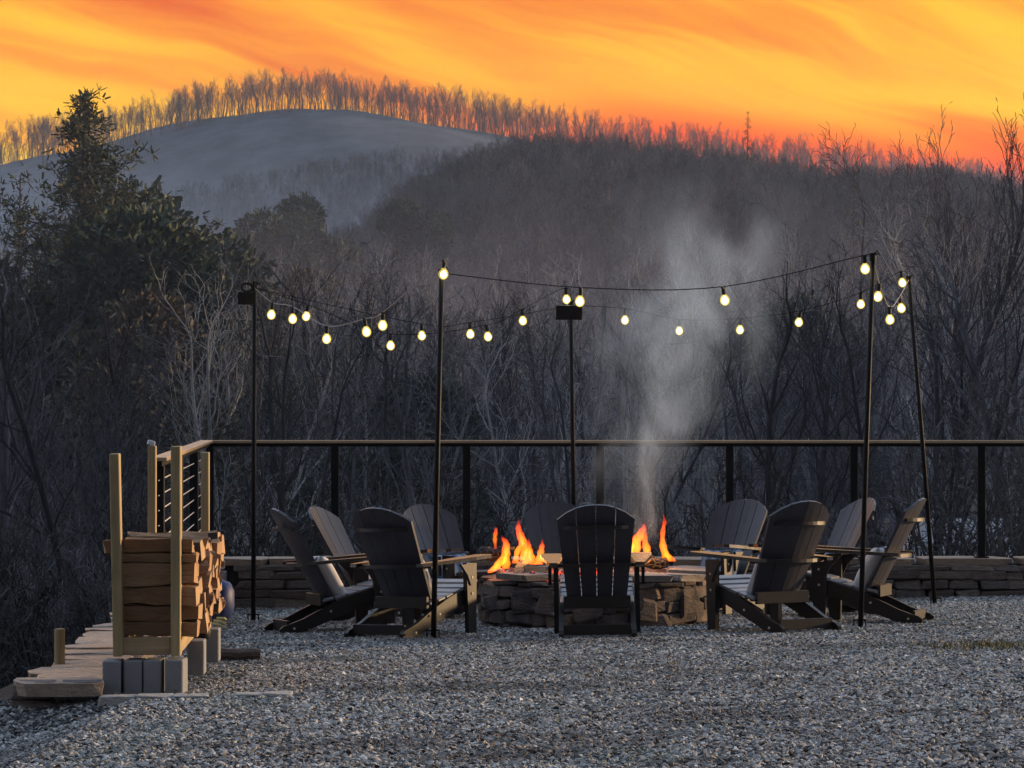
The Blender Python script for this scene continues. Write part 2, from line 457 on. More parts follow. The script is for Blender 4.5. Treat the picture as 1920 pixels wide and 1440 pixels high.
def interp(x, pts):
    if x <= pts[0][0]: return pts[0][1]
    for (a, p), (b, q) in zip(pts, pts[1:]):
        if x <= b: return p + (q - p) * (x - a) / (b - a)
    return pts[-1][1]
ZMID = [(-700, 690), (0, 690), (350, 670), (500, 600), (650, 510), (750, 440), (850, 385), (950, 345), (1100, 340), (1330, 368), (1560, 400), (1750, 398), (1920, 430), (2700, 560)]
ZFAR = [(-900, 470), (0, 310), (100, 288), (230, 262), (400, 222), (500, 206), (560, 203), (640, 208), (760, 225), (870, 245), (1000, 268), (1200, 300), (1400, 325), (1600, 345), (1800, 372), (1920, 392), (2800, 520)]
def zg(x, y):
    if y <= 30.4:
        side = max(0.0, (-2.75 - .045 * (y - 17)) - x) if y > 17 else max(0.0, -9 - x)
        side = max(side, x - 10)
        return zt(x, max(y, -5)) - .35 - 3.2 * smooth(0, 7, side) - 3.5 * smooth(5, 40, side)
    px = 960 + F * x / y
    zm = HC + (PYH - interp(px, ZMID)) * 600 / F
    zf = HC + (PYH - interp(px, ZFAR)) * 1200 / F
    kn = [(30.4, -.5), (36, -2.6), (48, -5.2), (75, -7.0), (125, -7.6), (210, -5 + .12 * zm), (600, zm), (730, zm - 5), (1200, zf), (1300, max(-6, zf - 25))]
    if x < -3:
        kn[0] = (30.4, -.5 - 3.2 * smooth(3.3, 10, -x) - 3.5 * smooth(8, 43, -x))
    for (a, p), (b, q) in zip(kn, kn[1:]):
        if y <= b:
            t = (y - a) / (b - a)
            return p + (q - p) * (t * t * (3 - 2 * t) * .5 + t * .5)
    return kn[-1][1]

ysl = [-30, -20, -10, -4, 0, 4, 8, 11, 13, 14.5, 16, 17, 17.5, 18] + [19 + i for i in range(12)] + [30.4, 31, 32.5, 34, 36, 39, 42, 46, 50, 56, 63, 70, 80, 90, 100, 112, 125, 140, 155, 170, 190, 210]
ysl += list(np.linspace(235, 600, 16)) + [630, 680, 730, 800, 880, 960, 1040, 1110, 1170, 1200, 1230, 1265, 1300]
ul = np.linspace(-1, 1, 141); ul = np.sign(ul) * (np.abs(ul) ** 1.5)
vs = []; fs = []
for y in ysl:
    for q in ul:
        x = float(q) * (30 + .5 * max(y, 0))
        b = math.sin(x * .11 + y * .05) * .35 + math.sin(x * .043 - y * .09 + 2) * .5 if y > 34 else 0
        vs.append((x, y, max(-9.2, zg(x, y) + b * (1 if y < 560 else 2))))
nx = len(ul)
for j in range(len(ysl) - 1):
    for i in range(nx - 1):
        fs.append((j * nx + i, j * nx + i + 1, (j + 1) * nx + i + 1, (j + 1) * nx + i))
mb = MB(); mb.v = vs; mb.f = fs
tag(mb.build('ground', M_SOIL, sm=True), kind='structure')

# gravel terrace: one sheet, open to the front, ending under the walls
def in_terrace(x, y): return y < 30.3 and (y < 17.15 or x > -2.45 - .035 * (y - 17.2))
def grid_sheet(x0, x1, y0, y1, step, keep, dz=0.0):
    mb = MB(); nx_ = int((x1 - x0) / step) + 1; ny_ = int((y1 - y0) / step) + 1; idx = {}
    def vid(i, j):
        if (i, j) not in idx:
            x, y = x0 + i * step, y0 + j * step; idx[(i, j)] = len(mb.v); mb.v.append((x, y, zt(x, y) + dz))
        return idx[(i, j)]
    for j in range(ny_ - 1):
        for i in range(nx_ - 1):
            if keep(x0 + (i + .5) * step, y0 + (j + .5) * step):
                mb.f.append((vid(i, j), vid(i + 1, j), vid(i + 1, j + 1), vid(i, j + 1)))
    return mb
tag(grid_sheet(-9.5, 10.5, -5, 30.3, .25, in_terrace).build('gravel_terrace', M_BED, sm=True), kind='structure')

# ------------------------------------------------------------------ scatter (stuff only)
def hidden_collection(name, objs):
    c = bpy.data.collections.new(name)
    for o in objs: c.objects.link(o)
    return c
def scatter_modifier(o, coll, on_faces, density, smin, smax, tilt, seed=1, flat=1.0):
    ng = bpy.data.node_groups.new('scatter', 'GeometryNodeTree')
    ng.interface.new_socket('Geometry', in_out='INPUT', socket_type='NodeSocketGeometry')
    ng.interface.new_socket('Geometry', in_out='OUTPUT', socket_type='NodeSocketGeometry')
    N = ng.nodes; L = ng.links
    gi = N.new('NodeGroupInput'); go = N.new('NodeGroupOutput')
    if on_faces:
        dp = N.new('GeometryNodeDistributePointsOnFaces'); dp.inputs['Density'].default_value = density; dp.inputs['Seed'].default_value = seed
        L.new(gi.outputs[0], dp.inputs['Mesh']); pts = dp.outputs['Points']
    else:
        mp = N.new('GeometryNodeMeshToPoints'); L.new(gi.outputs[0], mp.inputs['Mesh']); pts = mp.outputs[0]
    ci = N.new('GeometryNodeCollectionInfo'); ci.inputs['Collection'].default_value = coll
    ci.inputs['Separate Children'].default_value = True; ci.inputs['Reset Children'].default_value = True
    ip = N.new('GeometryNodeInstanceOnPoints'); ip.inputs['Pick Instance'].default_value = True
    L.new(pts, ip.inputs['Points']); L.new(ci.outputs[0], ip.inputs['Instance'])
    r = N.new('FunctionNodeRandomValue'); r.data_type = 'FLOAT_VECTOR'
    r.inputs[0].default_value = (-tilt, -tilt, 0); r.inputs[1].default_value = (tilt, tilt, 6.283); r.inputs['Seed'].default_value = seed + 3
    L.new(r.outputs[0], ip.inputs['Rotation'])
    s = N.new('FunctionNodeRandomValue'); s.data_type = 'FLOAT'; s.inputs[2].default_value = smin; s.inputs[3].default_value = smax; s.inputs['Seed'].default_value = seed + 5
    L.new(s.outputs[1], ip.inputs['Scale'])
    L.new(ip.outputs[0], go.inputs[0])
    md = o.modifiers.new('scatter', 'NODES'); md.node_group = ng
def loose(name, me): return bpy.data.objects.new(name, me)

def chip_mesh(seed):
    r = random.Random(seed); bm = bmesh.new()
    a, b, c = r.uniform(.8, 1.3), r.uniform(.5, .9), r.uniform(.22, .5)
    for _ in range(11):
        q = Vector((r.gauss(0, 1), r.gauss(0, 1), r.gauss(0, 1))).normalized() * .55
        bm.verts.new((q.x * a, q.y * b, q.z * c))
    bmesh.ops.convex_hull(bm, input=bm.verts[:])
    bmesh.ops.delete(bm, geom=[q for q in bm.verts if not q.link_faces], context='VERTS')
    me = bpy.data.meshes.new('gravel_chip'); bm.to_mesh(me); bm.free(); me.materials.append(M_CHIP)
    return me
chips = hidden_collection('gravel_chips', [loose('gravel_chip', chip_mesh(i)) for i in range(12)])
def vis(x, y): return in_terrace(x, y) and abs(x) < .165 * y + .9 and y > 10.5 and (x - XC) ** 2 + (y - YC) ** 2 > .64
g = grid_sheet(-9.5, 10.5, 10, 30.3, .25, vis, .004).build('gravel', M_BED)
scatter_modifier(g, chips, True, 2700, .008, .047, .8)
tag(g, 'loose grey crushed stone chips covering the terrace', kind='stuff')

# ------------------------------------------------------------------ stones
def stone_variant(seed, jit=.12, bev=.11):
    r = random.Random(seed); bm = bmesh.new(); bmesh.ops.create_cube(bm, size=1)
    for q in bm.verts: q.co += Vector((r.uniform(-jit, jit), r.uniform(-jit, jit), r.uniform(-jit * 1.3, jit * 1.3)))
    bmesh.ops.bevel(bm, geom=bm.edges[:], offset=bev, segments=1, affect='EDGES', clamp_overlap=True)
    for q in bm.verts: q.co += Vector((r.uniform(-.02, .02), r.uniform(-.02, .02), r.uniform(-.03, .03)))
    me = bpy.data.meshes.new('stone'); bm.to_mesh(me); bm.free()
    return me
def variants(n, m, s0, **kw):
    out = []
    for i in range(n):
        me = stone_variant(s0 + i, **kw); me.materials.append(m); out.append(me)
    return out
V_WALL = variants(8, M_WALL, 10); V_PIT = variants(8, M_PIT, 40); V_PITCAP = variants(5, M_PITCAP, 60, jit=.08, bev=.06)
def cap_variant(seed, m):
    """flat ragged flagstone: long along x, ragged ends"""
    r = random.Random(seed); n = 12; top = []
    for i in range(n):
        q = 2 * math.pi * i / n
        sx = math.copysign(abs(math.cos(q)) ** .45, math.cos(q)) * .5; sy = math.copysign(abs(math.sin(q)) ** .45, math.sin(q)) * .5
        top.append((sx * r.uniform(.86, 1.06), sy * r.uniform(.88, 1.05)))
    mb = MB(); vs = [(x, y, .5 + r.uniform(-.08, .08)) for x, y in top] + [(x * .93 + r.uniform(-.03, .03), y * .95, -.5) for x, y in top]
    mb.add(vs, [tuple(range(n)), tuple(range(n, 2 * n))[::-1]] + [(i, n + i, n + (i + 1) % n, (i + 1) % n) for i in range(n)])
    return mb.mesh('capstone', m)
V_CAP = [cap_variant(i + 3, M_CAP) for i in range(8)]

ZW = .285                                                # wall top
YW = 30.0                                                # face of the back wall
bw = tag(empty('stone_wall', (0, YW + .25, -.2)), 'long low dry stone wall with flat caps under the black railing', 'stone wall')
mb = MB(); mb.box((2.9, .03, .12), (11.6, .34, .62)); mb.build('wall_core', M_TD, bw)
z = -.06
x_lo, x_hi = -2.75, 8.3
while z < ZW + .2 - .075:
    h = rnd.uniform(.06, .10)
    if z + h > ZW + .2 - .09: h = ZW + .2 - .06 - z
    x = x_lo + rnd.uniform(0, .2)
    while x < x_hi:
        l = rnd.uniform(.18, .52)
        if x > 4.9: l *= 1.8
        obj('stone', rnd.choice(V_WALL), bw, (x + l / 2, -.2 + rnd.uniform(-.012, .012), z + h / 2 + .0), (0, rnd.uniform(-.02, .02), 0), (l * .99, .14, h * .98))
        x += l
    z += h
x = x_lo - .1
while x < x_hi:
    l = rnd.uniform(.45, .95)
    obj('capstone', rnd.choice(V_CAP), bw, (x + l / 2, .0, ZW + .2 - .03 + rnd.uniform(-.006, .006)), (0, rnd.uniform(-.008, .008), 0), (l * 1.02, .56, .06))
    x += l

# side wall running towards the camera, its flat top level with the gravel at the near end
def wx(y): return -2.43 - .034 * (y - 17.1)              # centre line
lw = tag(empty('stone_wall', (wx(23), 23, 0)), 'side stone wall edged with ragged tan flagstones beside the firewood rack', 'stone wall')
mb = MB()
for q in (17.3, 18.5, 21, 24, 27, 29.9): pass
prev = None
for q in np.linspace(17.22, 29.9, 8):
    if prev is not None:
        c = (prev + q) / 2; ang = math.atan(.034)
        mb.box((wx(c) - wx(23), c - 23, -.5), (.40, q - prev + .01, 1.36), (0, 0, ang))
    prev = q
mb.build('wall_core', M_WALL, lw)
y = 17.0; i = 0
zl = ZW
while y < 29.6:
    l = rnd.uniform(.26, .62) if y < 22 else rnd.uniform(.5, 1.0)
    wdt = rnd.uniform(.40, .56)
    off = rnd.uniform(-.05, .05)
    if i == 0: l, wdt, off = .46, .50, .0
    if i == 1: l, wdt, off = .34, .42, .04
    if i == 2: l, wdt, off = .42, .52, -.01
    o = obj('capstone', V_CAP[(i * 3) % 8], lw, (wx(y) - wx(23) + off, y + l / 2 - 23, zl - .035 + rnd.uniform(-.012, .012)),
            (rnd.uniform(-.02, .02), rnd.uniform(-.02, .02), rnd.uniform(-.12, .12) + .034), (wdt, l * 1.04, .07))
    y += l; i += 1
# near end face of the side wall: rough stones below the lip
z = -.2; i = 0
while z < ZW - .08:
    h = .10; x = -.23 + rnd.uniform(-.02, .02)
    while x < .2:
        l = rnd.uniform(.14, .3)
        obj('stone', rnd.choice(V_WALL), lw, (wx(17.15) - wx(23) + x + l / 2, 17.15 - 23, z + h / 2), None, (l, .16, h * .97)); x += l
    z += h
# outer long face of the side wall (seen from a step to the side)
for c in range(5):
    y = 17.3
    while y < 29:
        l = rnd.uniform(.5, 1.0)
        obj('stone', rnd.choice(V_WALL), lw, (wx(y) - wx(23) - .21, y + l / 2 - 23, ZW - .13 - .11 * c), (0, 0, math.pi / 2 + .034), (l * .98, .1, .108)); y += l

# flat edging stones set flush across the gravel
ek = [(188, 392, 1303, 17.05), (440, 548, 1302, 17.1)]
for i, (p0, p1, py, yy) in enumerate(ek):
    n = 3 if i == 0 else 2
    a, b = (p0 - 960) * yy / F, (p1 - 960) * yy / F
    e = tag(empty('edging', ((a + b) / 2, yy, zt((a + b) / 2, yy))), ['pale flat stone edging flush in the gravel before the concrete blocks', 'short pale stone edging half buried in gravel away from the rack'][i], 'edging', 'stone edging in the gravel')
    for j in range(n):
        l = (b - a) / n
        obj('stone', V_CURBS[j] if 'V_CURBS' in globals() else variants(1, M_CURB, 90 + j, jit=.05, bev=.05)[0], e, (-(b - a) / 2 + (j + .5) * l, 0, -.006), (0, rnd.uniform(-.01, .01), 0), (l * .98, .17, .06))

# ------------------------------------------------------------------ railing
ZR = 1.385
rl = tag(empty('railing', (0, YW + .22, ZW)), 'black cable railing with tan cap rail standing on the stone wall', 'railing')
YR = YW + .22
hr = ZR - ZW
XCOR = (388 - 960) * YR / F
posts = [(628, YR), (875, YR), (1125, YR), (1368, YR), (1601, YR), (1840, YR), (2085, YR), (2330, YR)]
def post(x, y, h=hr - .05, p=rl):
    mb = MB(); mb.box((0, 0, h / 2), (.072, .06, h), bev=.004)
    o = mb.build('post', M_METAL, p, loc=(x, y - YR, 0))
    mb = MB(); mb.box((0, 0, .006), (.13, .13, .012), bev=.002); mb.build('base_plate', M_METAL, o)
for (px, yy) in posts: post((px - 960) * yy / F, yy)
post(XCOR + .03, YR)
XR1 = (2400 - 960) * YR / F
mb = MB(); mb.box(((XCOR + XR1) / 2, 0, hr - .034), (XR1 - XCOR + .06, .05, .032)); mb.build('rail', M_METAL, rl)
mb = MB()
n = 7
for j in range(n):
    a = XCOR - .03 + (XR1 - XCOR + .06) * j / n; b = XCOR - .03 + (XR1 - XCOR + .06) * (j + 1) / n
    mb = MB(); mb.box(((a + b) / 2, 0, hr - .004), (b - a - .003, .12, .026), bev=.003); mb.build('cap_rail', M_RAILCAP, rl)
# return section along the side wall
P0, P1 = Vector((XCOR, YR, 0)), Vector(((297 - 960) * 22.2 / F, 22.2, 0))
dv = (P1 - P0); ln = dv.length; ang = math.atan2(dv.y, dv.x)
for t in (.33, .66, .985):
    q = P0 + dv * t; post(q.x, q.y)
M_RAILCAPS = M_RAILCAP
mid_ = (P0 + P1) / 2
mb = MB(); mb.box((0, 0, 0), (ln, .05, .032)); o = mb.build('rail', M_METAL, rl, loc=(mid_.x, mid_.y - YR, hr - .034)); o.rotation_euler = (0, 0, ang)
for j in range(3):
    q = P0 + dv * ((j + .5) / 3)
    mb = MB(); mb.box((0, 0, 0), (ln / 3 - .003, .12, .026), bev=.003); o = mb.build('cap_rail', M_RAILCAP, rl, loc=(q.x, q.y - YR, hr - .002)); o.rotation_euler = (0, 0, ang)
for j in range(9):
    zc = .11 + j * .105
    mb = MB(); mb.tube([(XCOR, 0, zc), (XR1, 0, zc)], .0018, 4); mb.build('cable', M_CABLE, rl)
    mb = MB(); mb.tube([(P0.x, P0.y - YR, zc), (P1.x, P1.y - YR, zc)], .0045, 5); mb.build('cable', M_CABLEL, rl)
q = P0 + dv * .66
mb = MB(); mb.box((0, 0, 0), (.05, .008, .16)); mb.build('post_strip', mat('pale_strip', m_plastic((.62, .50, .46), .6, .2)), rl, loc=(q.x - .005, q.y - YR - .04, .55))  # thin pale rectangle set on the post face

# ------------------------------------------------------------------ firewood rack, blocks, logs
RY0, RY1 = 17.42, 19.95
def rx(y): return -1.985 - .0365 * (y - RY0)             # centre line of the rack
def yaw_of(): return math.atan(.0365)
zb = zt(-1.99, 17.4) + .215                              # top of the concrete blocks
rk = tag(empty('firewood_rack', (rx(RY0), RY0, zb), yaw_of()), 'tall timber firewood rack standing on grey concrete blocks beside the wall', 'firewood rack')
def plank(name, c, size, m, rot=None, lab=None):
    mb = MB(); mb.box((0, 0, 0), size, bev=.004); o = mb.build(name, m, rk, loc=c)
    if rot: o.rotation_euler = rot
    if lab: o['label'] = lab
    return o
LR = RY1 - RY0
PH = 1.515 - zb
plank('upright', (-.165, .0, PH / 2 + .0), (.052, .13, PH), M_LUMBER, (0, -.02, 0))
plank('upright', (.158, .0, PH / 2 + .02), (.052, .15, PH + .04), M_LUMBER, (0, .0, 0))
plank('upright', (-.165, LR, PH / 2 - .0), (.050, .09, PH), M_LUMBER, (0, .0, 0))
plank('upright', (.165, LR, PH / 2 - .02), (.050, .09, PH - .04), M_LUMBER, (0, .0, 0))
mb = MB(); mb.box((0, 0, 0), (.045, .05, .03), bev=.004); o = mb.build('cap_block', mat('white_tape', m_plastic((.6, .62, .66), .6, .2)), rk, loc=(-.17, LR - .02, PH + .018)); o.rotation_euler = (0, .3, .2)
plank('end_board', (-.003, -.0, .052), (.262, .042, .095), M_LUMBERX)
plank('end_board', (-.003, LR, .052), (.262, .042, .095), M_LUMBERX)
plank('runner', (-.14, LR / 2, .052), (.04, LR - .1, .09), M_LUMBERY)
plank('runner', (.16, LR / 2, .052), (.04, LR - .1, .09), M_LUMBERY)

def block_mesh(sx, sy, sz):
    mb = MB(); mb.box((0, 0, sz / 2), (sx, sy, sz), bev=.006)
    return mb.mesh('concrete_block', M_BLOCK)
BM = block_mesh(.098, .195, .20)
bl = [('grey concrete block under the near post on the wall side', -.185, .0, .02), ('dark grey concrete block standing second from the wall side', -.068, .02, -.02),
      ('concrete block standing third from the wall side of four', .036, .02, .0), ('pale edged concrete block under the near post towards the chairs', .158, .0, -.04)]
cy, sy_ = math.cos(yaw_of()), math.sin(yaw_of())
for (lab, lx, ly, rz) in bl:
    X, Y = rx(RY0) + lx, RY0 + ly
    tag(obj('concrete_block', BM, None, (X, Y, zt(X, Y) - .004), (0, 0, rz)), lab, 'concrete block', 'concrete blocks under the rack')
for (lab, px, yy) in [('shaded concrete block under the middle of the firewood rack', 369, 18.6), ('bluish concrete block under the rear of the firewood rack', 397, 19.5)]:
    X = (px - 960) * yy / F
    tag(obj('concrete_block', BM, None, (X, yy, zb - .2 - .004), (0, 0, .03)), lab, 'concrete block', 'concrete blocks under the rack')

def log_mesh(seed, L, wd, ht, kind):
    r = random.Random(seed)
    if kind == 'wedge':
        poly = [(-.5, -.5), (.45, -.42), (.5, .1), (.12, .5), (-.3, .38)]
    elif kind == 'slab':
        poly = [(-.5, -.45), (.5, -.5), (.46, .4), (.1, .5), (-.47, .42)]
    else:
        poly = [(-.5, -.3), (-.15, -.5), (.5, -.35), (.35, .25), (0, .5), (-.38, .28)]
    mb = MB(); n = len(poly); rings = 5; vs = []
    for i in range(rings):
        t = i / (rings - 1); x = (t - .5) * L
        sw = math.sin(t * 3 + seed) * .05
        for (a, b) in poly:
            vs.append((x + (r.uniform(-.012, .012) if i in (0, rings - 1) else 0), (a * (1 + r.uniform(-.15, .12)) + sw) * wd, (b * (1 + r.uniform(-.18, .12)) + r.uniform(-.06, .06)) * ht))
    fs = [tuple(range(n)), tuple((rings - 1) * n + j for j in range(n))[::-1]]
    for i in range(rings - 1):
        for j in range(n):
            fs.append((i * n + j, (i + 1) * n + j, (i + 1) * n + (j + 1) % n, i * n + (j + 1) % n))
    mb.add(vs, fs); me = mb.mesh('firewood_log', M_LOG)
    me.materials.append(M_END); me.materials.append(M_BARK)
    for q in (0, 1): me.polygons[q].material_index = 1
    if kind != 'slab':
        for i in range(rings - 1): me.polygons[2 + i * n + (seed % n)].material_index = 2
    return me
logs = [log_mesh(i, .44, 1, 1, ['wedge', 'slab', 'round'][i % 3]) for i in range(12)]
yw = yaw_of()
def put_log(lx, ly, z, wd, ht, label, i, tw=0.0, L=1.0):
    X = rx(RY0) + lx * cy - ly * sy_; Y = RY0 + lx * sy_ + ly * cy
    o = obj('firewood_log', logs[i % 12], None, (X, Y, z), (rnd.choice((0, math.pi, 0)), rnd.uniform(-.02, .02), yw + tw), (L, wd, ht))
    tag(o, label, 'log', 'split logs stacked in the rack')
zl0 = zb + .10
front = [(.085, 'bottom log of the near stack end, just above the end board'), (.085, 'second log from the bottom at the near stack end'), (.11, 'broad pale log in the middle of the near stack end'),
         (.125, 'reddish broad log above the middle of the near stack end'), (.05, 'thin dark split log beneath the top pair at the near end'), (.07, 'long flat log on top of the near stack end')]
z = zl0
for i, (h, lab) in enumerate(front):
    put_log(.045 + rnd.uniform(-.02, .02) + (-.03 if i == 5 else 0), .115, z + h / 2, .16, h * 1.06, lab, (i * 3 + 1), rnd.uniform(-.02, .02), 1.08 if i == 5 else 1.0)
    z += h
ztop = z
ORD = 'bottom second third fourth fifth sixth seventh eighth ninth tenth'.split(); ORDC = 'first second third fourth fifth sixth seventh eighth ninth tenth eleventh twelfth thirteenth fourteenth fifteenth sixteenth seventeenth eighteenth nineteenth twentieth twenty-first twenty-second twenty-third twenty-fourth twenty-fifth'.split(); coln = 0
y = .23; i = 0
while y < LR - .12:
    wd = rnd.uniform(.09, .15); z = zl0 + rnd.uniform(0, .02)
    top = ztop - .03 - .10 * y / LR + rnd.uniform(-.05, .02); row = 0; coln = (coln + 1) if y > .24 else 0
    while z < top:
        h = rnd.uniform(.06, .12)
        put_log(.045 + rnd.uniform(-.045, .045), y + wd / 2 + rnd.uniform(-.02, .02), z + h / 2, wd * rnd.uniform(1.0, 1.15), h * 1.06, 'split log end in the %s row, %s stack back from the near post' % (ORD[row], ORDC[coln]), i, rnd.uniform(-.09, .09))
        z += h; i += 1; row += 1
    y += wd

# navy bag, black bucket and webbing behind the rack
bx = empty('tarp_bundle', at(407, 1165, 20.4)); tag(bx, 'navy blue nylon bag slumped at the far end of the rack', 'bag')
mb = MB(); prof = [(.05, 0), (.085, .02), (.10, .10), (.095, .20), (.075, .24), (.03, .255)]
mb.lathe(prof, 12)
mb.v = [(a * 1.0 + .015 * math.sin(9 * c + 5 * b), b * 1.2 + .012 * math.sin(11 * a + 30 * c), c + .01 * math.sin(40 * a)) for a, b, c in mb.v]
mb.build('bag_body', M_NAVY, bx, sm=True)
mb = MB()
for j in range(3): mb.tube([(-.03 + .02 * j, -.11, .0 + .015 * j), (.02 + .02 * j, -.13, -.01 + .02 * j), (.07, -.12, -.03 + .025 * j)], .008, 5)
mb.build('strap', M_YELLOW, bx)
bk = tag(empty('bucket', at(378, 1200, 19.0)), 'small round black bucket hanging under the firewood stack', 'bucket')
mb = MB(); mb.lathe([(.032, 0), (.05, .015), (.056, .05), (.05, .09), (.03, .105)], 14); mb.build('bucket_body', M_RUBBER, bk, sm=True)

# fallen round log on the gravel, and a sawn stake beyond the side wall
X, Y = (445 - 960) * 20.7 / F, 20.7
mb = MB(); pts = [Vector((-.15 + .3 * t, .01 * math.sin(5 * t), .004 * math.sin(9 * t))) for t in np.linspace(0, 1, 7)]
mb.tube(pts, [.040, .044, .043, .045, .042, .043, .038], 10)
o = mb.build('fallen_log', M_BARK, None, sm=False, loc=(X, Y, zt(X, Y) + .044)); o.rotation_euler = (0, 0, .08)
tag(o, 'short barky round log lying on the gravel near the rack', 'log')
X, Y = (112 - 960) * 18.6 / F, 18.6
mb = MB(); mb.tube([(0, 0, -1.2), (0, 0, .45)], .031, 10)
o = mb.build('wooden_stake', M_LUMBER, None, loc=(X, Y, HC - (1179 - PYH) * Y / F - .45)); tag(o, 'sawn round wooden stake standing behind the flagstone wall', 'stake')

# ------------------------------------------------------------------ fire pit
pit_z = zt(XC, YC)
PZ = .44
fp = tag(empty('fire_pit', (XC, YC, pit_z)), 'round dry stone fire pit in the middle of the chairs', 'fire pit')
RO, RI = .90, .60
mb = MB(); n = 32
for j in range(n):
    a, b = 2 * math.pi * j / n, 2 * math.pi * (j + 1) / n
    def P(r_, q, z): return (r_ * math.cos(q), r_ * math.sin(q), z)
    ro, ri = RO - .06, RI + .04
    mb.add([P(ri, a, -.1), P(ro, a, -.1), P(ro, b, -.1), P(ri, b, -.1), P(ri, a, PZ - .07), P(ro, a, PZ - .07), P(ro, b, PZ - .07), P(ri, b, PZ - .07)],
           [(4, 5, 6, 7), (1, 2, 6, 5), (0, 4, 7, 3)])
mb.build('pit_core', M_TD, fp)
z = -.08; 
while z < PZ - .08:
    h = rnd.uniform(.07, .12)
    if z + h > PZ - .07: h = PZ - .065 - z
    if h < .03: break
    q = rnd.uniform(0, .3); q1 = q + 2 * math.pi
    while q < q1 - .05:
        dq = min(rnd.uniform(.14, .38), q1 - q); c = q + dq / 2
        obj('stone', rnd.choice(V_PIT), fp, ((RO - .075 + rnd.uniform(-.015, .02)) * math.cos(c), (RO - .075) * math.sin(c), z + h / 2),
            (rnd.uniform(-.10, .10), rnd.uniform(-.09, .09), c + math.pi / 2 + rnd.uniform(-.08, .08)), (RO * dq * rnd.uniform(.93, 1.05), .18, h * rnd.uniform(.82, 1.1)))
        q += dq
    z += h
for i in range(16):                                      # larger blocks reaching through two courses
    c = 6.283 * i / 16 + rnd.uniform(-.12, .12); hh = rnd.uniform(.13, .20)
    obj('stone', rnd.choice(V_PIT), fp, ((RO - .062) * math.cos(c), (RO - .062) * math.sin(c), rnd.uniform(.08, PZ - .18)), (rnd.uniform(-.08, .08), rnd.uniform(-.12, .12), c + math.pi / 2), (rnd.uniform(.16, .30), .19, hh))
q = -2.6
while q < 2.1:                                           # cap stones, left off where the embers reach the rim
    dq = rnd.uniform(.26, .46); c = q + dq / 2
    if not (-2.3 < c < -1.75):
        obj('capstone', rnd.choice(V_PITCAP), fp, ((RO - .14) * math.cos(c), (RO - .14) * math.sin(c), PZ - .035 + rnd.uniform(-.008, .012)),
            (rnd.uniform(-.05, .05), rnd.uniform(-.05, .05), c + math.pi / 2), ((RO - .05) * dq * .98, .33, .055))
    q += dq
# ember bed
mb = MB(); r = random.Random(3)
bmc = bmesh.new(); bmesh.ops.create_icosphere(bmc, subdivisions=1, radius=1); iv = [q.co.copy() for q in bmc.verts]; iff = [[q.index for q in g_.verts] for g_ in bmc.faces]; bmc.free()
for i in range(420):
    q = r.uniform(0, 6.283); rr = math.sqrt(r.random()) * .70
    x, y = rr * math.cos(q), rr * math.sin(q)
    if i < 90: x, y = r.uniform(-.80, -.45), r.uniform(-.62, -.1)
    if math.hypot(x, y) > .84: continue
    zz = PZ - .10 + .07 * (1 - rr) + r.uniform(-.01, .02) + (.035 if i < 90 else 0)
    s = r.uniform(.015, .034); R = Euler((r.uniform(0, 6), r.uniform(0, 6), 0)).to_matrix()
    mb.add([R @ Vector((a.x * s * r.uniform(.8, 1.4), a.y * s, a.z * s * .7)) + Vector((x, y, zz)) for a in iv], iff)
o = mb.build('coals', M_COAL, None, loc=(XC, YC, pit_z)); tag(o, 'glowing embers and white ash heaped inside the stone pit', kind='stuff')
mb = MB(); mb.lathe([(.02, PZ - .13), (.66, PZ - .14)], 24); mb.build('ash_bed', M_CHAR, fp)

def burn_log(name, p, q, rad, m, label, sides=7):
    p, q = Vector(p), Vector(q); c = (p + q) / 2; d_ = (q - p)
    mb = MB(); L = d_.length; pts = [Vector((L * (t - .5), 0, .012 * math.sin(t * 7))) for t in np.linspace(0, 1, 6)]
    mb.tube(pts, [rad * (1 + .1 * math.sin(7 * t + 1)) for t in range(6)], sides)
    o = mb.build(name, m, None, loc=c); o.rotation_euler = d_.to_track_quat('X', 'Z').to_euler()
    return tag(o, label, 'log')
YF = YC
burn_log('burning_log', at(898, 1040, 25.2), at(942, 1036, 25.25), .055, M_CHAR, 'charred dark log jutting from the flames beside the chair arm', 6)
burn_log('burning_log', at(972, 1084, 24.95), at(990, 1044, 25.8), .055, M_CHAR, 'checkered charcoal log leaning out of the embers', 4)
burn_log('burning_log', at(985, 1072, 25.1), at(1024, 1072, 25.1), .052, M_LOG, 'unburnt brown split log lying on the pit rim', 5)
burn_log('burning_log', at(1195, 1052, 25.5), at(1250, 1056, 25.6), .05, M_CHAR, 'charred log low in the pit behind the near chair', 6)

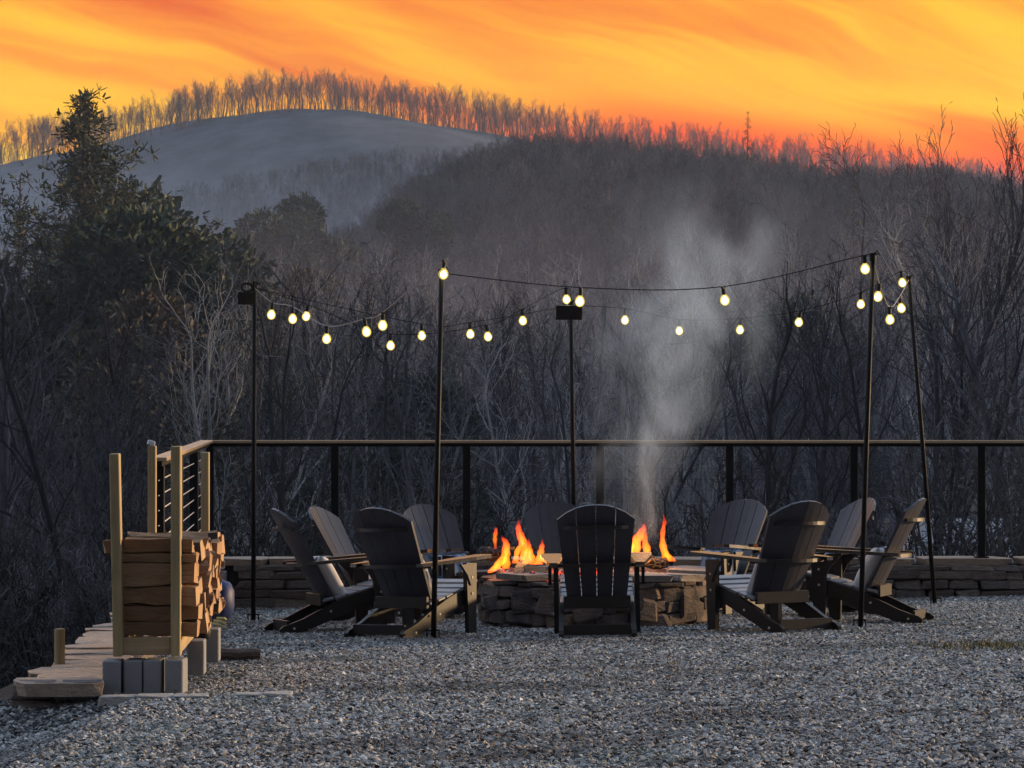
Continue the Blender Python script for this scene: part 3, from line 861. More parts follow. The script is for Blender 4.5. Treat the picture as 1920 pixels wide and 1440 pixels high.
# flames: closed tongues filled with glowing gas
fl = tag(empty('fire', (XC, YC, pit_z + PZ)), 'open orange fire with tall flame tongues burning in the pit', 'fire')
def flame(path, yy, depth=.05):
    """path: list of (px, py, half width px), bottom to top, standing at depth yy"""
    P = [(at(a, b, yy), c * yy / F) for a, b, c in path]
    base = P[0][0]; H = max(p.z for p, _ in P) - base.z
    # resample with a smooth curve
    n = 14; vs = []; sg = 10
    for i in range(n + 1):
        t = i / n * (len(P) - 1); j = min(int(t), len(P) - 2); fr = t - j
        p0 = P[max(j - 1, 0)]; p1 = P[j]; p2 = P[j + 1]; p3 = P[min(j + 2, len(P) - 1)]
        def cr(a, b, c, d): return .5 * (2 * b + (c - a) * fr + (2 * a - 5 * b + 4 * c - d) * fr ** 2 + (3 * b - a - 3 * c + d) * fr ** 3)
        c = Vector([cr(p0[0][q], p1[0][q], p2[0][q], p3[0][q]) for q in range(3)])
        w_ = max(.0008, cr(p0[1], p1[1], p2[1], p3[1]))
        for s in range(sg):
            g_ = 2 * math.pi * s / sg
            w2 = w_ * (.86 + .16 * math.sin(i * 1.9 + P[0][0].x * 40))
            vs.append(((c.x - base.x + w2 * math.cos(g_)), min(w_, depth) * 1.1 * math.sin(g_) + .02 * math.sin(i), (c.z - base.z) / H))
    mb = MB(); fs = [tuple(range(sg))[::-1], tuple(n * sg + s for s in range(sg))]
    for i in range(n):
        for s in range(sg): fs.append((i * sg + s, i * sg + (s + 1) % sg, (i + 1) * sg + (s + 1) % sg, (i + 1) * sg + s))
    mb.add(vs, fs)
    return mb.build('flame', M_FLAME, fl, loc=base - fl.location, sm=True), H
FLM = [([(918, 1074, 6), (932, 1062, 12), (944, 1045, 9), (949, 1025, 8), (946, 1012, 6), (940, 1004, 1)], 25.15),
       ([(929, 1028, 3), (928, 1008, 5), (930, 994, 4), (929, 986, 1)], 25.2),
       ([(948, 1066, 10), (950, 1040, 8), (949, 1018, 7), (942, 1008, 5)], 25.35),
       ([(966, 1056, 7), (970, 1035, 7), (978, 1018, 7), (973, 1000, 7), (972, 985, 5), (974, 972, 1)], 25.4),
       ([(978, 1050, 8), (984, 1028, 7), (980, 1008, 7), (976, 995, 4), (974, 984, 1)], 25.5),
       ([(986, 1058, 9), (990, 1035, 8), (991, 1020, 5), (990, 1008, 1)], 25.3),
       ([(1000, 1058, 8), (996, 1040, 7), (992, 1024, 5), (990, 1014, 1)], 25.45),
       ([(1010, 1058, 10), (1013, 1040, 8), (1016, 1025, 6), (1017, 1010, 1)], 25.35),
       ([(1192, 1046, 14), (1190, 1024, 13), (1198, 1005, 11), (1206, 990, 6), (1208, 979, 1)], 25.5),
       ([(1212, 1054, 8), (1213, 1034, 9), (1209, 1012, 7), (1208, 994, 5), (1209, 982, 1)], 25.4),
       ([(1180, 1046, 8), (1182, 1022, 8), (1188, 1008, 4), (1190, 1000, 1)], 25.6),
       ([(1256, 1052, 14), (1245, 1032, 9), (1242, 1010, 6), (1244, 990, 5), (1246, 976, 4), (1243, 963, 1)], 25.6)]
for path, yy in FLM:
    o, H = flame(path, yy); o.scale = (1, 1, H)
for (px, py, e) in [(965, 1030, 9), (1215, 1025, 8)]:
    ll = bpy.data.lights.new('fire_light', 'POINT'); ll.energy = e * .8; ll.color = (1, .42, .10); ll.shadow_soft_size = .14
    lo = bpy.data.objects.new('fire_light', ll); COL.objects.link(lo); lo.location = at(px, py, 25.4)

# ------------------------------------------------------------------ adirondack chairs
def make_chair():
    t = empty('adirondack_chair')
    # side rails: seat support that sweeps down to a ski-like rear foot
    prof = [(.40, .365), (.25, .335), (.05, .268), (-.08, .215), (-.20, .160), (-.31, .105), (-.40, .072), (-.46, .054), (-.495, .028), (-.49, .0), (-.37, .0), (-.29, .010), (-.20, .045), (-.05, .105), (.15, .185), (.32, .235), (.40, .25)]
    for s in (-1, 1):
        mb = MB(); mb.prism(prof, 0, s * .262 - .017, s * .262 + .017); mb.build('side_rail', M_FRAME, t)
        mb = MB(); mb.prism([(.255, 0), (.345, 0), (.362, .525), (.235, .53)], 0, s * .300 - .0185, s * .300 + .0185); mb.build('leg', M_FRAME, t)
        # arm: broad at the front, narrowing to the rear
        o_ = [(.255, .43), (.285, .455), (.385, .455), (.415, .42), (.41, .24), (.385, .0), (.36, -.22), (.345, -.33), (.285, -.335), (.275, -.20), (.265, .0), (.245, .24)]
        mb = MB(); poly = [(s * a, b) for a, b in o_]
        n = len(poly); vs = []
        for lv in (0, 1):
            for a, b in poly: vs.append((a, b, .512 + .026 * lv + .052 * (b + .33) / .78))
        mb.add(vs, [tuple(range(n))[::-1] if s < 0 else tuple(range(n)), tuple(range(n, 2 * n)) if s < 0 else tuple(range(n, 2 * n))[::-1]] + [((i, (i + 1) % n, n + (i + 1) % n, n + i)) for i in range(n)])
        mb.build('arm', M_ARM, t)
        mb = MB(); mb.prism([(.24, .52), (.24, .36), (.20, .44), (.12, .52)], 0, s * .345 - .012, s * .345 + .012); mb.build('arm_bracket', M_FRAME, t)
    mb = MB(); mb.box((0, .402, .305), (.55, .022, .11), bev=.003); mb.build('front_apron', M_FRAME, t)
    mb = MB(); mb.box((0, -.42, .055), (.49, .022, .075), bev=.003); mb.build('rear_stretcher', M_FRAME, t)
    # seat slats
    N = 6
    for i in range(N):
        tt = i / (N - 1); y = .395 - .50 * tt; zz = .383 - .135 * tt - .012 * math.sin(tt * math.pi)
        mb = MB(); mb.box((0, 0, 0), (.535, .086, .020), bev=.004); o = mb.build('seat_slat', M_SEAT, t, loc=(0, y, zz)); o.rotation_euler = (math.radians(15), 0, 0)
    # fan back: four wide slats, concave, arched top
    def bp(sx, h):                                      # sx -1..1 across, h 0..1 up: point on the back's front surface
        half = .215 + .070 * min(1, h * 1.15)
        yy = -.085 - .385 * h + .055 * sx * sx
        return Vector((sx * half, yy, .225 + .735 * h))
    for i in range(4):
        a, b = -1 + i * .5 + .012, -1 + (i + 1) * .5 - .012
        cols = 3; rows = 9; vs = []; fs = []
        for side in (0, 1):
            for r_ in range(rows):
                for c_ in range(cols):
                    sx = a + (b - a) * c_ / (cols - 1)
                    top = 1 - .145 * abs(sx) ** 2.3
                    p = bp(sx, top * r_ / (rows - 1)) + Vector((0, -.02, -.008)) * side
                    vs.append(p)
        o1 = rows * cols
        for r_ in range(rows - 1):
            for c_ in range(cols - 1):
                q = r_ * cols + c_
                fs += [(q + 1, q, q + cols, q + cols + 1), (o1 + q, o1 + q + 1, o1 + q + cols + 1, o1 + q + cols)]
        def rim(seq):
            for m_, n_ in zip(seq, seq[1:]): fs.append((m_, n_, o1 + n_, o1 + m_))
        rim([r_ * cols for r_ in range(rows)]); rim([r_ * cols + cols - 1 for r_ in range(rows)][::-1])
        rim([c_ for c_ in range(cols)][::-1]); rim([(rows - 1) * cols + c_ for c_ in range(cols)])
        mb = MB(); mb.add(vs, fs); mb.build('back_slat', M_SLAT, t)
    # braces behind the back, rounded to the rear
    def brace(zz, half, depth, thick, nm):
        h = (zz - .225) / .735; n = 10; front = []; back = []
        for i in range(n + 1):
            sx = -1 + 2 * i / n; p = bp(sx * min(1, half / (.215 + .07 * min(1, h * 1.15))), h)
            x = sx * half
            front.append((x, p.y - .024)); back.append((x, p.y - .024 - depth * (1 - abs(sx) ** 2.6) - .018))
        mb = MB(); mb.prism(front + back[::-1], 2, zz - thick / 2, zz + thick / 2); mb.build(nm, M_FRAME, t)
    brace(.79, .235, .05, .026, 'back_brace')
    brace(.515, .345, .085, .026, 'arm_support')
    mb = MB(); mb.box((0, -.150, .245), (.49, .03, .09), bev=.003); mb.build('back_brace', M_FRAME, t)
    mb = MB()
    for s in (-1, 1):
        for (yy, zz) in ((.30, .42), (.30, .30), (-.10, .16), (-.39, .035)):
            mb.tube([(s * .317, yy, zz), (s * .324, yy, zz)], .009, 8)
    o = mb.build('bolts', M_BRASS, t); o['kind'] = 'stuff'
    return t

def ringpos(th, r): q = math.radians(th); return XC + r * math.cos(q), YC + r * math.sin(q)
CH = [(195, 2.13, 2, 'dark adirondack chair nearest the firewood rack, seen from its side'),
      (155, 2.04, 6, 'adirondack chair with sunlit front slats between two dark chairs'),
      (-132.5, 2.07, 6, 'adirondack chair turned away, its black back nearest the one-bulb light pole'),
      (124, 2.04, 4, 'adirondack chair facing the camera behind the pole and left of the flames'),
      (96.5, 2.04, 0, 'mostly hidden slate chair facing the camera behind the fire'),
      (-91.2, 2.02, 0, 'nearest adirondack chair with its four slat back square to the camera'),
      (57.5, 2.0, -5, 'slate adirondack chair facing the camera beyond the bare flame of the pit'),
      (-53, 2.08, -3, 'adirondack chair turned away with a golden arm, its front leg beside the pit stones'),
      (26, 2.08, -4, 'adirondack chair with pale lit slats beside the tall pole, facing the fire'),
      (-15, 2.16, -2, 'adirondack chair seen side-on in front of the leaning pole')]
proto = make_chair(); chairs = []
for i, (th, r, tw, lab) in enumerate(CH):
    c = proto if i == 0 else copy_tree(proto)
    x, y = ringpos(th, r)
    c.location = (x, y, zt(x, y) + .01)
    rz = math.radians(th + 180 - 90 + tw)
    slope = Euler((-.03, -.0, 0)).to_matrix()            # sits on the sloping gravel
    n_ = Vector((-.016, .03, 1)).normalized()
    R = Vector((0, 0, 1)).rotation_difference(n_).to_matrix() @ Euler((0, 0, rz)).to_matrix()
    c.rotation_euler = R.to_euler()
    tag(c, lab, 'chair', 'adirondack chairs around the fire pit'); chairs.append((c, x, y, rz))

# cushions leaning on the chair backs
def cushion_mesh(m):
    n = 14; mb = MB(); vs = []; fs = []
    for side in (1, -1):
        for j in range(n + 1):
            for i in range(n + 1):
                a, b = -1 + 2 * i / n, -1 + 2 * j / n
                e = max(0.0, (1 - a ** 4) * (1 - b ** 4))
                pin = 1 - .07 * (1 - abs(b) ** 2) * abs(a) ** 3
                pin2 = 1 - .07 * (1 - abs(a) ** 2) * abs(b) ** 3
                wr = .004 * math.sin(9 * a + 4 * b) * e
                vs.append((a * .205 * pin, side * (.070 * e ** .55 + wr * .6), b * .205 * pin2))
    o1 = (n + 1) ** 2
    for j in range(n):
        for i in range(n):
            q = j * (n + 1) + i
            fs += [(q, q + n + 1, q + n + 2, q + 1), (o1 + q, o1 + q + 1, o1 + q + n + 2, o1 + q + n + 1)]
    mb.add(vs, fs); me = mb.mesh('cushion', m, True)
    bm = bmesh.new(); bm.from_mesh(me); bmesh.ops.remove_doubles(bm, verts=bm.verts[:], dist=.0008); bm.to_mesh(me); bm.free()
    return me
CM = {'w': cushion_mesh(M_CW), 'b': cushion_mesh(M_CB), 'g': cushion_mesh(M_CG)}
CU = [(0, 'w', 'cream cushion with a navy stripe on the chair nearest the rack'), (1, 'g', 'grey and slate striped cushion on the chair with sunlit slats'),
      (2, 'w', 'pale linen cushion seen past the back of the black chair by the pole'), (3, 'b', 'blue striped cushion on the chair left of the flames'),
      (6, 'b', 'blue striped cushion under the arm of the slate chair beyond the pit'), (7, 'w', 'white and dark striped cushion beside the turned away chair with golden arm'),
      (8, 'b', 'blue cushion on the chair with pale lit slats'), (9, 'w', 'pale cushion with a dark band on the side-on chair by the leaning pole')]
for (ci, kd, lab) in CU:
    c, x, y, rz = chairs[ci]
    R = c.rotation_euler.to_matrix()
    p = R @ Vector((0, -.05 if ci in (0, 2, 7, 9) else -.02, .405 if ci in (0, 2, 7, 9) else .355)) + c.location
    o = obj('cushion', CM[kd], None, p, (R @ Euler((math.radians(29), 0, 0)).to_matrix()).to_euler())
    tag(o, lab, 'cushion', 'cushions on the chairs')

# ------------------------------------------------------------------ string-light poles, strings, solar panels
def pole(px0, py0, y0, px1, y1, py1, lab):
    top = at(px1, py1, y1); x0 = (px0 - 960) * y0 / F
    base = Vector((x0, y0, zt(x0, y0)))
    t = tag(empty('light_pole', base), lab, 'pole', 'poles carrying the string lights')
    rel = top - base
    mb = MB(); mb.tube([Vector((0, 0, -.15)), rel * .5, rel], [.021, .0195, .018], 10); mb.build('tube', M_METAL, t, sm=True)
    mb = MB(); dirn = Vector((1, .2, 0)).normalized()
    mb.tube([rel + Vector((0, 0, -.03)), rel + Vector((0, 0, .03))], .026, 10)
    mb.tube([rel + Vector((0, 0, .02)), rel + Vector((.035, 0, .045)), rel + Vector((.05, 0, .02))], .006, 6)
    mb.build('hook', M_METAL, t)
    mb = MB(); mb.box((0, 0, .06), (.09, .012, .012)); mb.tube([(-.045, 0, -.03), (-.045, 0, .066)], .006, 6); mb.tube([(.045, 0, -.03), (.045, 0, .066)], .006, 6)
    mb.build('ground_fork', M_METAL, t)
    return top
T1 = pole(475, 1155, 27.1, 477, 27.1, 540, 'thin black light pole beside the wall corner with a camera-like box on top')
T2 = pole(812, 1195, 23.5, 828, 23.5, 512, 'black light pole before the turned away chair with a bulb at its top')
T3 = pole(1079, 1140, 28.3, 1070, 28.3, 572, 'light pole behind the far chairs with a square panel near its top')
T4 = pole(1612, 1182, 24.1, 1637, 24.1, 482, 'tallest light pole standing in front of the side-on chair')
T5 = pole(1755, 1138, 28.4, 1704, 28.4, 524, 'leaning light pole beside the side-on chair and the wall')

def panel(px, py, yy, wpx, hpx, lab, loop=False):
    p = at(px, py, yy); s = yy / F
    t = tag(empty('solar_panel', p), lab, 'solar panel')
    mb = MB(); mb.box((0, 0, 0), (wpx * s, .03, hpx * s), (.15, 0, .12), bev=.004); mb.build('panel', M_RUBBER, t)
    mb = MB(); mb.box((.0, .03, .0), (wpx * s * .4, .05, hpx * s * .7), bev=.006); mb.build('battery_box', M_METAL, t)
    if loop:
        mb = MB(); mb.tube([(.0 + .045 * math.cos(q), 0, .09 + .035 * math.sin(q)) for q in np.linspace(0, 6.0, 14)], .009, 6)
        mb.tube([(.06, 0, .02), (.06, 0, .14), (.10, 0, .12)], .012, 6); mb.build('clamp', M_METAL, t)
    return t
panel(463, 559, 27.0, 34, 24, 'black solar box with a looped clamp beside a pole top', True)
panel(1067, 586, 28.15, 50, 27, 'flat square black solar panel on the pole behind the far chairs')

mb = MB(); mb.lathe([(.008, .0), (.014, -.004), (.0155, -.02), (.0155, -.045), (.013, -.05)], 10); mb.box((0, 0, .006), (.03, .02, .016)); ME_SOCK = mb.mesh('socket', M_RUBBER, False)
mb = MB(); mb.lathe([(.0125, -.046), (.018, -.053), (.029, -.066), (.0365, -.085), (.036, -.103), (.028, -.119), (.015, -.129), (.004, -.132)], 14); ME_BULB = mb.mesh('bulb', M_BULB, True)
mb = MB(); mb.lathe([(.006, -.062), (.016, -.074), (.0245, -.091), (.021, -.108), (.010, -.118), (.002, -.120)], 10); ME_FIL = mb.mesh('filament', M_FIL, True)
def string(label, A, B, bulbs, m, rad=.0034, extra=0.0):
    """A, B: end points; bulbs: photo pixels of the glass bulbs in order, each hung in depth between A and B"""
    t = tag(empty('string_lights', A), label, 'string lights', 'strings of warm bulbs between the poles')
    pa = 960 + A.x * F / A.y; pb = 960 + B.x * F / B.y
    pts = [Vector((0, 0, 0))]
    for (px, py) in bulbs:
        fr = min(1, max(0, (px - pa) / (pb - pa))) if abs(pb - pa) > 1 else .5
        yy = A.y + (B.y - A.y) * fr
        c = at(px, py, yy)
        p = c + Vector((0, 0, .098)) - A
        o = obj('socket', ME_SOCK, t, p, (rnd.uniform(-.12, .12), rnd.uniform(-.22, .22), rnd.uniform(0, 6)))
        b_ = obj('bulb', ME_BULB, t, p, o.rotation_euler.copy()); obj('filament', ME_FIL, b_)
        pts.append(p + Vector((0, 0, .012)))
    pts.append(B - A)
    # smooth cord through the sockets
    fine = []
    for i in range(len(pts) - 1):
        p0, p1, p2, p3 = pts[max(i - 1, 0)], pts[i], pts[i + 1], pts[min(i + 2, len(pts) - 1)]
        for s in range(6):
            f_ = s / 6
            fine.append(.5 * (2 * p1 + (p2 - p0) * f_ + (2 * p0 - 5 * p1 + 4 * p2 - p3) * f_ ** 2 + (3 * p1 - p0 - 3 * p2 + p3) * f_ ** 3))
    fine.append(pts[-1])
    mb = MB(); mb.tube(fine, rad, 5); mb.build('cord', m, t, sm=True)
    return t
string('nearest pale cord of bulbs drooping from the box-topped pole to the one-bulb pole', T1, T2, [(511, 592), (549, 600), (613, 637), (684, 624), (718, 612), (833, 516)], M_WIREP)
string('low drooping string of bulbs between the box-topped pole and the panel pole', T1, T3, [(577, 595), (732, 650), (912, 633), (979, 603), (1061, 563)], M_METAL, .003)
string('short pair of bulbs on the flatter cord behind the one-bulb pole', T1, T3 + Vector((-.1, .1, -.02)), [(790, 631), (881, 628)], M_METAL, .003)
string('upper dark cord of sparse bulbs from the one-bulb pole to the tallest pole', T2, T4, [(1089, 567), (1356, 565), (1621, 506)], M_METAL, .004)
string('long swag of bulbs from the panel pole to the leaning pole crossing the smoke', T3, T5, [(1172, 602), (1274, 622), (1389, 620), (1500, 606), (1614, 572), (1690, 532)], M_METAL, .003)
string('small hanging loop of bulbs between the tallest pole and the leaning pole', T4, T5, [(1649, 558), (1668, 601), (1687, 580)], M_WIREP)

# ------------------------------------------------------------------ trees
def grow_tree(seed, H, r0, levels=4, first=.3, spread=.8, limbs=16, up=.10, minr=.009, fork=0, twig_len=1.0, sub=(7, 6, 4)):
    """returns (trunk MB, crown MB)"""
    R = np.random.RandomState(seed)
    trunk, crown = MB(), MB()
    def nrm(a): return a / (np.linalg.norm(a) + 1e-9)
    def ribbon(p, q, ra, rb):
        d_ = q - p; s = nrm(np.cross(d_, R.normal(size=3)))
        crown.add([p - s * ra, p + s * ra, q + s * rb, q - s * rb], [(0, 1, 2, 3)])
    def grow(p, d_, L, r, lv):
        n = (9, 7, 5, 3, 2)[lv]; step = L / n; wob = (.07, .17, .22, .28, .3)[lv]; tr = (.03, up, up * .8, up * .5, .03)[lv]
        pts = [p]; rr = [r]; kids = []
        end = .38 if lv == 0 else .25
        for i in range(n):
            d_ = nrm(d_ + R.normal(size=3) * wob + np.array([0, 0, tr])); p = p + d_ * step
            pts.append(p); rr.append(max(minr * .7, r * (1 - (1 - end) * (i + 1) / n)))
            t = (i + 1) / n
            if lv + 1 < levels and t > (first if lv == 0 else .2):
                if lv == 0: k_ = limbs / n / (1 - first)
                else: k_ = sub[lv - 1] / n
                kk = int(k_) + (R.rand() < k_ - int(k_))
                for _ in range(kk):
                    a = R.rand() * 6.283; o1 = nrm(np.cross(d_, [math.cos(a), math.sin(a), .3])); 
                    ang = R.uniform(.45, 1.05) * spread * (1.15 if lv == 0 and t < .6 else .9)
                    dd = nrm(d_ * math.cos(ang) + o1 * math.sin(ang))
                    if lv == 0: LL = H * R.uniform(.22, .40) * (1.15 - .6 * t)
                    else: LL = L * R.uniform(.32, .6) * (1.1 - .4 * t) * (twig_len if lv >= 2 else 1)
                    kids.append((p, dd, LL, max(minr, rr[-1] * R.uniform(.4, .62)), lv + 1))
        if lv == 0: trunk.tube([Vector(q) for q in pts], rr, 7, False)
        elif lv == 1: crown.tube([Vector(q) for q in pts], rr, 4, False)
        elif lv == 2: crown.tube([Vector(q) for q in pts], rr, 3, False)
        else:
            for i in range(n): ribbon(pts[i], pts[i + 1], rr[i], rr[i + 1])
        for q in kids: grow(*q)
        if lv == 0:
            grow(p, d_, H * .18, rr[-1], 1)
    if fork:
        p0 = np.array([0, 0, 0.]); zf = H * R.uniform(.18, .32)
        trunk.tube([Vector((0, 0, 0)), Vector((.05, .0, zf * .5)), Vector((0, .05, zf))], [r0, r0 * .85, r0 * .8], 7, False)
        for j in range(fork):
            a = 6.283 * j / fork + R.rand(); d0 = nrm(np.array([math.cos(a) * .35, math.sin(a) * .35, 1]))
            grow(np.array([0, .03, zf * .96]), d0, H - zf, r0 * .62, 0)
    else:
        grow(np.array([0, 0, 0.]), nrm(np.array([R.normal() * .05, R.normal() * .05, 1])), H * .88, r0, 0)
    return trunk, crown

def tree_proto(name, tk, cr, mt, mc, sm=False):
    t = bpy.data.objects.new(name, None); t.empty_display_size = .1
    a = bpy.data.objects.new('trunk', tk.mesh('trunk', mt, True)); a.parent = t
    b = bpy.data.objects.new('crown', cr.mesh('crown', mc)); b.parent = t
    return t
def place_tree(p, name, x, y, h_scale, label, cat, group=None, rz=None, dz=-.15, lean=(0, 0)):
    t = p.copy(); t.name = name; COL.objects.link(t)
    t.location = (x, y, zg(x, y) + dz); t.rotation_euler = (lean[0], lean[1], rnd.uniform(0, 6.283) if rz is None else rz); t.scale = (h_scale,) * 3
    for ch in p.children:
        c = ch.copy(); c.name = ch.name.split('.')[0]; COL.objects.link(c); c.parent = t
    return tag(t, label, cat, group)

BARE = []
for sd_, H, r0, kw in [(1, 14, .17, dict(fork=0)), (2, 13, .15, dict(fork=2, limbs=11)), (3, 15, .19, dict(spread=.65, first=.4)), (4, 11, .12, dict(fork=3, limbs=8, spread=.7)),
                       (5, 12, .13, dict(spread=1.0, limbs=18)), (6, 14, .15, dict(first=.45, spread=.6, up=.16)), (7, 9, .10, dict(fork=2, limbs=12, spread=1.0)), (8, 13, .16, dict(spread=.85, up=.04))]:
    kw = dict(dict(limbs=15, sub=(7, 5, 3)), **kw)
    tk, cr = grow_tree(sd_, H, r0, 4, **kw)
    BARE.append((max(v[2] for v in cr.v), tk, cr))
BP = [tree_proto('bare_tree', tk, cr, M_TB, M_TB) for H, tk, cr in BARE]
BPP = [tree_proto('bare_tree', tk, cr, M_TP, M_TP) for H, tk, cr in BARE[:4]]
BPD = [tree_proto('bare_tree', tk, cr, M_TD, M_TD) for H, tk, cr in BARE[1:6]]
ZN = [(200, 'beyond the flagstone side wall'), (475, 'beyond the firewood rack'), (828, 'between the box-topped and one-bulb poles'), (1070, 'between the one-bulb and panel poles'), (1400, 'behind the rising smoke'), (1637, 'just inside the tallest pole'), (9999, 'behind the leaning pole')]
LBL = ['bare grey winter tree in the thicket %s', 'pale barked leafless tree in the wood %s', 'dark leafless tree in the shaded wood %s']
r2 = random.Random(21); cnt = 0
spots = []
for i in range(4000):
    if cnt >= 236: break
    y = 52 + 190 * r2.random() ** 1.35
    t = r2.uniform(-.19, .19); x = t * y
    if any((x - a) ** 2 + (y - b) ** 2 < (1.7 + .012 * y) ** 2 for a, b in spots): continue
    if 5.5 < x < 16 and 64 < y < 84: continue
    px = 960 + F * t
    spots.append((x, y)); cnt += 1
    q = r2.random(); zb_ = zg(x, y)
    # keep crowns under the photo's tree line
    lim = interp(px, [(-300, 470), (0, 470), (60, 500), (380, 440), (420, 520), (600, 470), (760, 540), (1000, 530), (1300, 520), (1500, 470), (1700, 420), (2300, 400)])
    ztop = HC + (PYH - lim + r2.uniform(-30, 110)) * y / F
    hmax = ztop - zb_
    j = r2.randrange(8); pool, lab = (BP, 0)
    if q < .24: pool, lab, j = BPP, 1, r2.randrange(4)
    elif q < .42: pool, lab, j = BPD, 2, r2.randrange(5)
    H = BARE[j if lab < 2 else j + 1][0]
    s = min(r2.uniform(.8, 1.12), hmax / H)
    if s < .45: s = .45
    zn = next(b for a, b in ZN if px < a)
    place_tree(pool[j], 'bare_tree', x, y, s, LBL[lab] % zn, 'tree', ['bare grey trees %s', 'pale barked trees %s', 'dark leafless trees %s'][lab] % zn, r2.uniform(0, 6.28), lean=(r2.uniform(-.06, .06), r2.uniform(-.06, .06)))

# prominent trees
def tall(px, py_top, y, j, label, pool=BPD, H=None, nm='tall_bare_tree', rz=0.0):
    x = (px - 960) * y / F
    zt_ = HC + (PYH - py_top) * y / F
    mx = max(max(v[2] for v in BARE_T[j][1].v), max(v[2] for v in BARE_T[j][0].v))
    place_tree(pool[j], nm, x, y, (zt_ - zg(x, y) + .15) / mx, label, 'tree', None, rz)
BARE_T = []
for sd_, kw in [(31, dict(spread=.42, up=.26, first=.45, limbs=24)), (32, dict(spread=.45, up=.24, first=.4, limbs=18, fork=2)), (33, dict(spread=.8, up=.05, first=.25, limbs=16, fork=2)), (34, dict(spread=.55, up=.2, limbs=10, fork=4, first=.2))]:
    tk, cr = grow_tree(sd_, 18, .17, 4, minr=.013, sub=(8, 5, 3), **kw); BARE_T.append((tk, cr))
TP = [tree_proto('tall_bare_tree', tk, cr, M_TD, M_TD) for tk, cr in BARE_T]
TPP = [tree_proto('pale_bare_tree', tk, cr, M_TP, M_TP) for tk, cr in BARE_T]
TPG = [tree_proto('bare_tree', tk, cr, M_TB, M_TB) for tk, cr in BARE_T]
tall(1795, 140, 92, 0, 'tallest bare tree, its fine top rising into the yellow sky', TP, rz=.4)
tall(1890, 165, 100, 1, 'bare tree rising into the sky at the picture edge beside the tallest', TP, rz=1.4)
tall(1700, 225, 120, 2, 'spreading bare tree with thin twigs below the low ridge', TP, rz=2.2)
tall(1556, 600, 62, 3, 'many stemmed bare tree fanning out beside the tall pole', TPG, rz=.3)
tall(1295, 395, 78, 3, 'pale many stemmed tree seen through the fire smoke', TPP, rz=1.0)
tall(268, 565, 60, 2, 'pale forked tree standing behind the firewood rack', TPG, rz=.9)
tall(925, 560, 66, 2, 'pale crooked tree behind the railing above the flames', TPG, rz=2.9)
tall(60, 520, 58, 3, 'grey many stemmed tree at the shaded picture edge', TPG, rz=2.0)

# evergreens
def conifer(seed, H, base, wid, n_l, clump, leaf, ex=1.25, droop=-.1, r0=.16, flat=.45):
    R = random.Random(seed); tk, cr = MB(), MB()
    tk.tube([Vector((0, 0, 0)), Vector((.08, 0, H * .4)), Vector((-.04, .05, H * .75)), Vector((0, 0, H * .99))], [r0, r0 * .8, r0 * .4, .02], 7, False)
    for i in range(n_l):
        t = base + (1 - base) * (i + R.random()) / n_l
        z = H * t
        env = wid * (max(0.04, 1 - ((t - base) / (1 - base)) ** ex)) * R.uniform(.35, 1.25)
        a = R.uniform(0, 6.283); d_ = Vector((math.cos(a), math.sin(a), droop + .75 * t * R.uniform(.3, 1.1))).normalized()
        p0 = Vector((0, 0, z)); p1 = p0 + d_ * env * .6 + Vector((0, 0, .05)); p2 = p0 + d_ * env + Vector((0, 0, env * .22))
        tk.tube([p0, p1, p2], [.045 * (1.1 - t) + .012, .025 * (1.1 - t) + .008, .006], 4, False)
        nc = max(2, int(clump * (env / wid + .15)))
        for c in range(nc):
            f_ = R.uniform(.25, 1.05); q = (p0.lerp(p1, f_ / .6) if f_ < .6 else p1.lerp(p2, (f_ - .6) / .4))
            q = q + Vector((R.gauss(0, .18), R.gauss(0, .18), R.gauss(0, .14)))
            for _ in range(R.randint(5, 9)):
                w_ = Vector((R.gauss(0, 1), R.gauss(0, 1), R.gauss(.25, .8))).normalized(); s_ = w_.cross(Vector((R.gauss(0, 1), R.gauss(0, 1), R.gauss(0, 1)))).normalized()
                L = leaf * R.uniform(.6, 1.3); W = L * flat * R.uniform(.5, 1)
                o_ = q + w_ * R.uniform(0, .12)
                cr.add([o_ - s_ * W * .5, o_ + s_ * W * .5, o_ + w_ * L + s_ * W * .3, o_ + w_ * L - s_ * W * .3], [(0, 1, 2, 3)])
    return tk, cr
def dome(seed, H, wx_, leaf, n, lob=8):
    """broad rounded evergreen made of many leaf clumps"""
    R = random.Random(seed); tk, cr = MB(), MB()
    tk.tube([Vector((0, 0, 0)), Vector((.1, 0, H * .5)), Vector((0, 0, H * .8))], [.2, .15, .05], 7, False)
    L_ = [(Vector((R.uniform(-.55, .55) * wx_, R.uniform(-.55, .55) * wx_, H * R.uniform(.42, .82))), wx_ * R.uniform(.32, .55)) for _ in range(lob)]
    for c, r_ in L_: tk.tube([Vector((0, 0, H * .35)), c * .6 + Vector((0, 0, H * .2)), c], [.07, .04, .015], 4, False)
    for i in range(n):
        c, r_ = R.choice(L_); d_ = Vector((R.gauss(0, 1), R.gauss(0, 1), R.gauss(0, .9))).normalized()
        q = c + d_ * r_ * R.uniform(.55, 1.05) ** .6
        for _ in range(5):
            w_ = (d_ + Vector((R.gauss(0, .6), R.gauss(0, .6), R.gauss(.1, .6)))).normalized(); s_ = w_.cross(Vector((R.gauss(0, 1), R.gauss(0, 1), R.gauss(0, 1)))).normalized()
            L = leaf * R.uniform(.6, 1.3); W = L * .55
            o_ = q + Vector((R.gauss(0, .1), R.gauss(0, .1), R.gauss(0, .1)))
            cr.add([o_ - s_ * W * .5, o_ + s_ * W * .5, o_ + w_ * L + s_ * W * .3, o_ + w_ * L - s_ * W * .3], [(0, 1, 2, 3)])
    return tk, cr
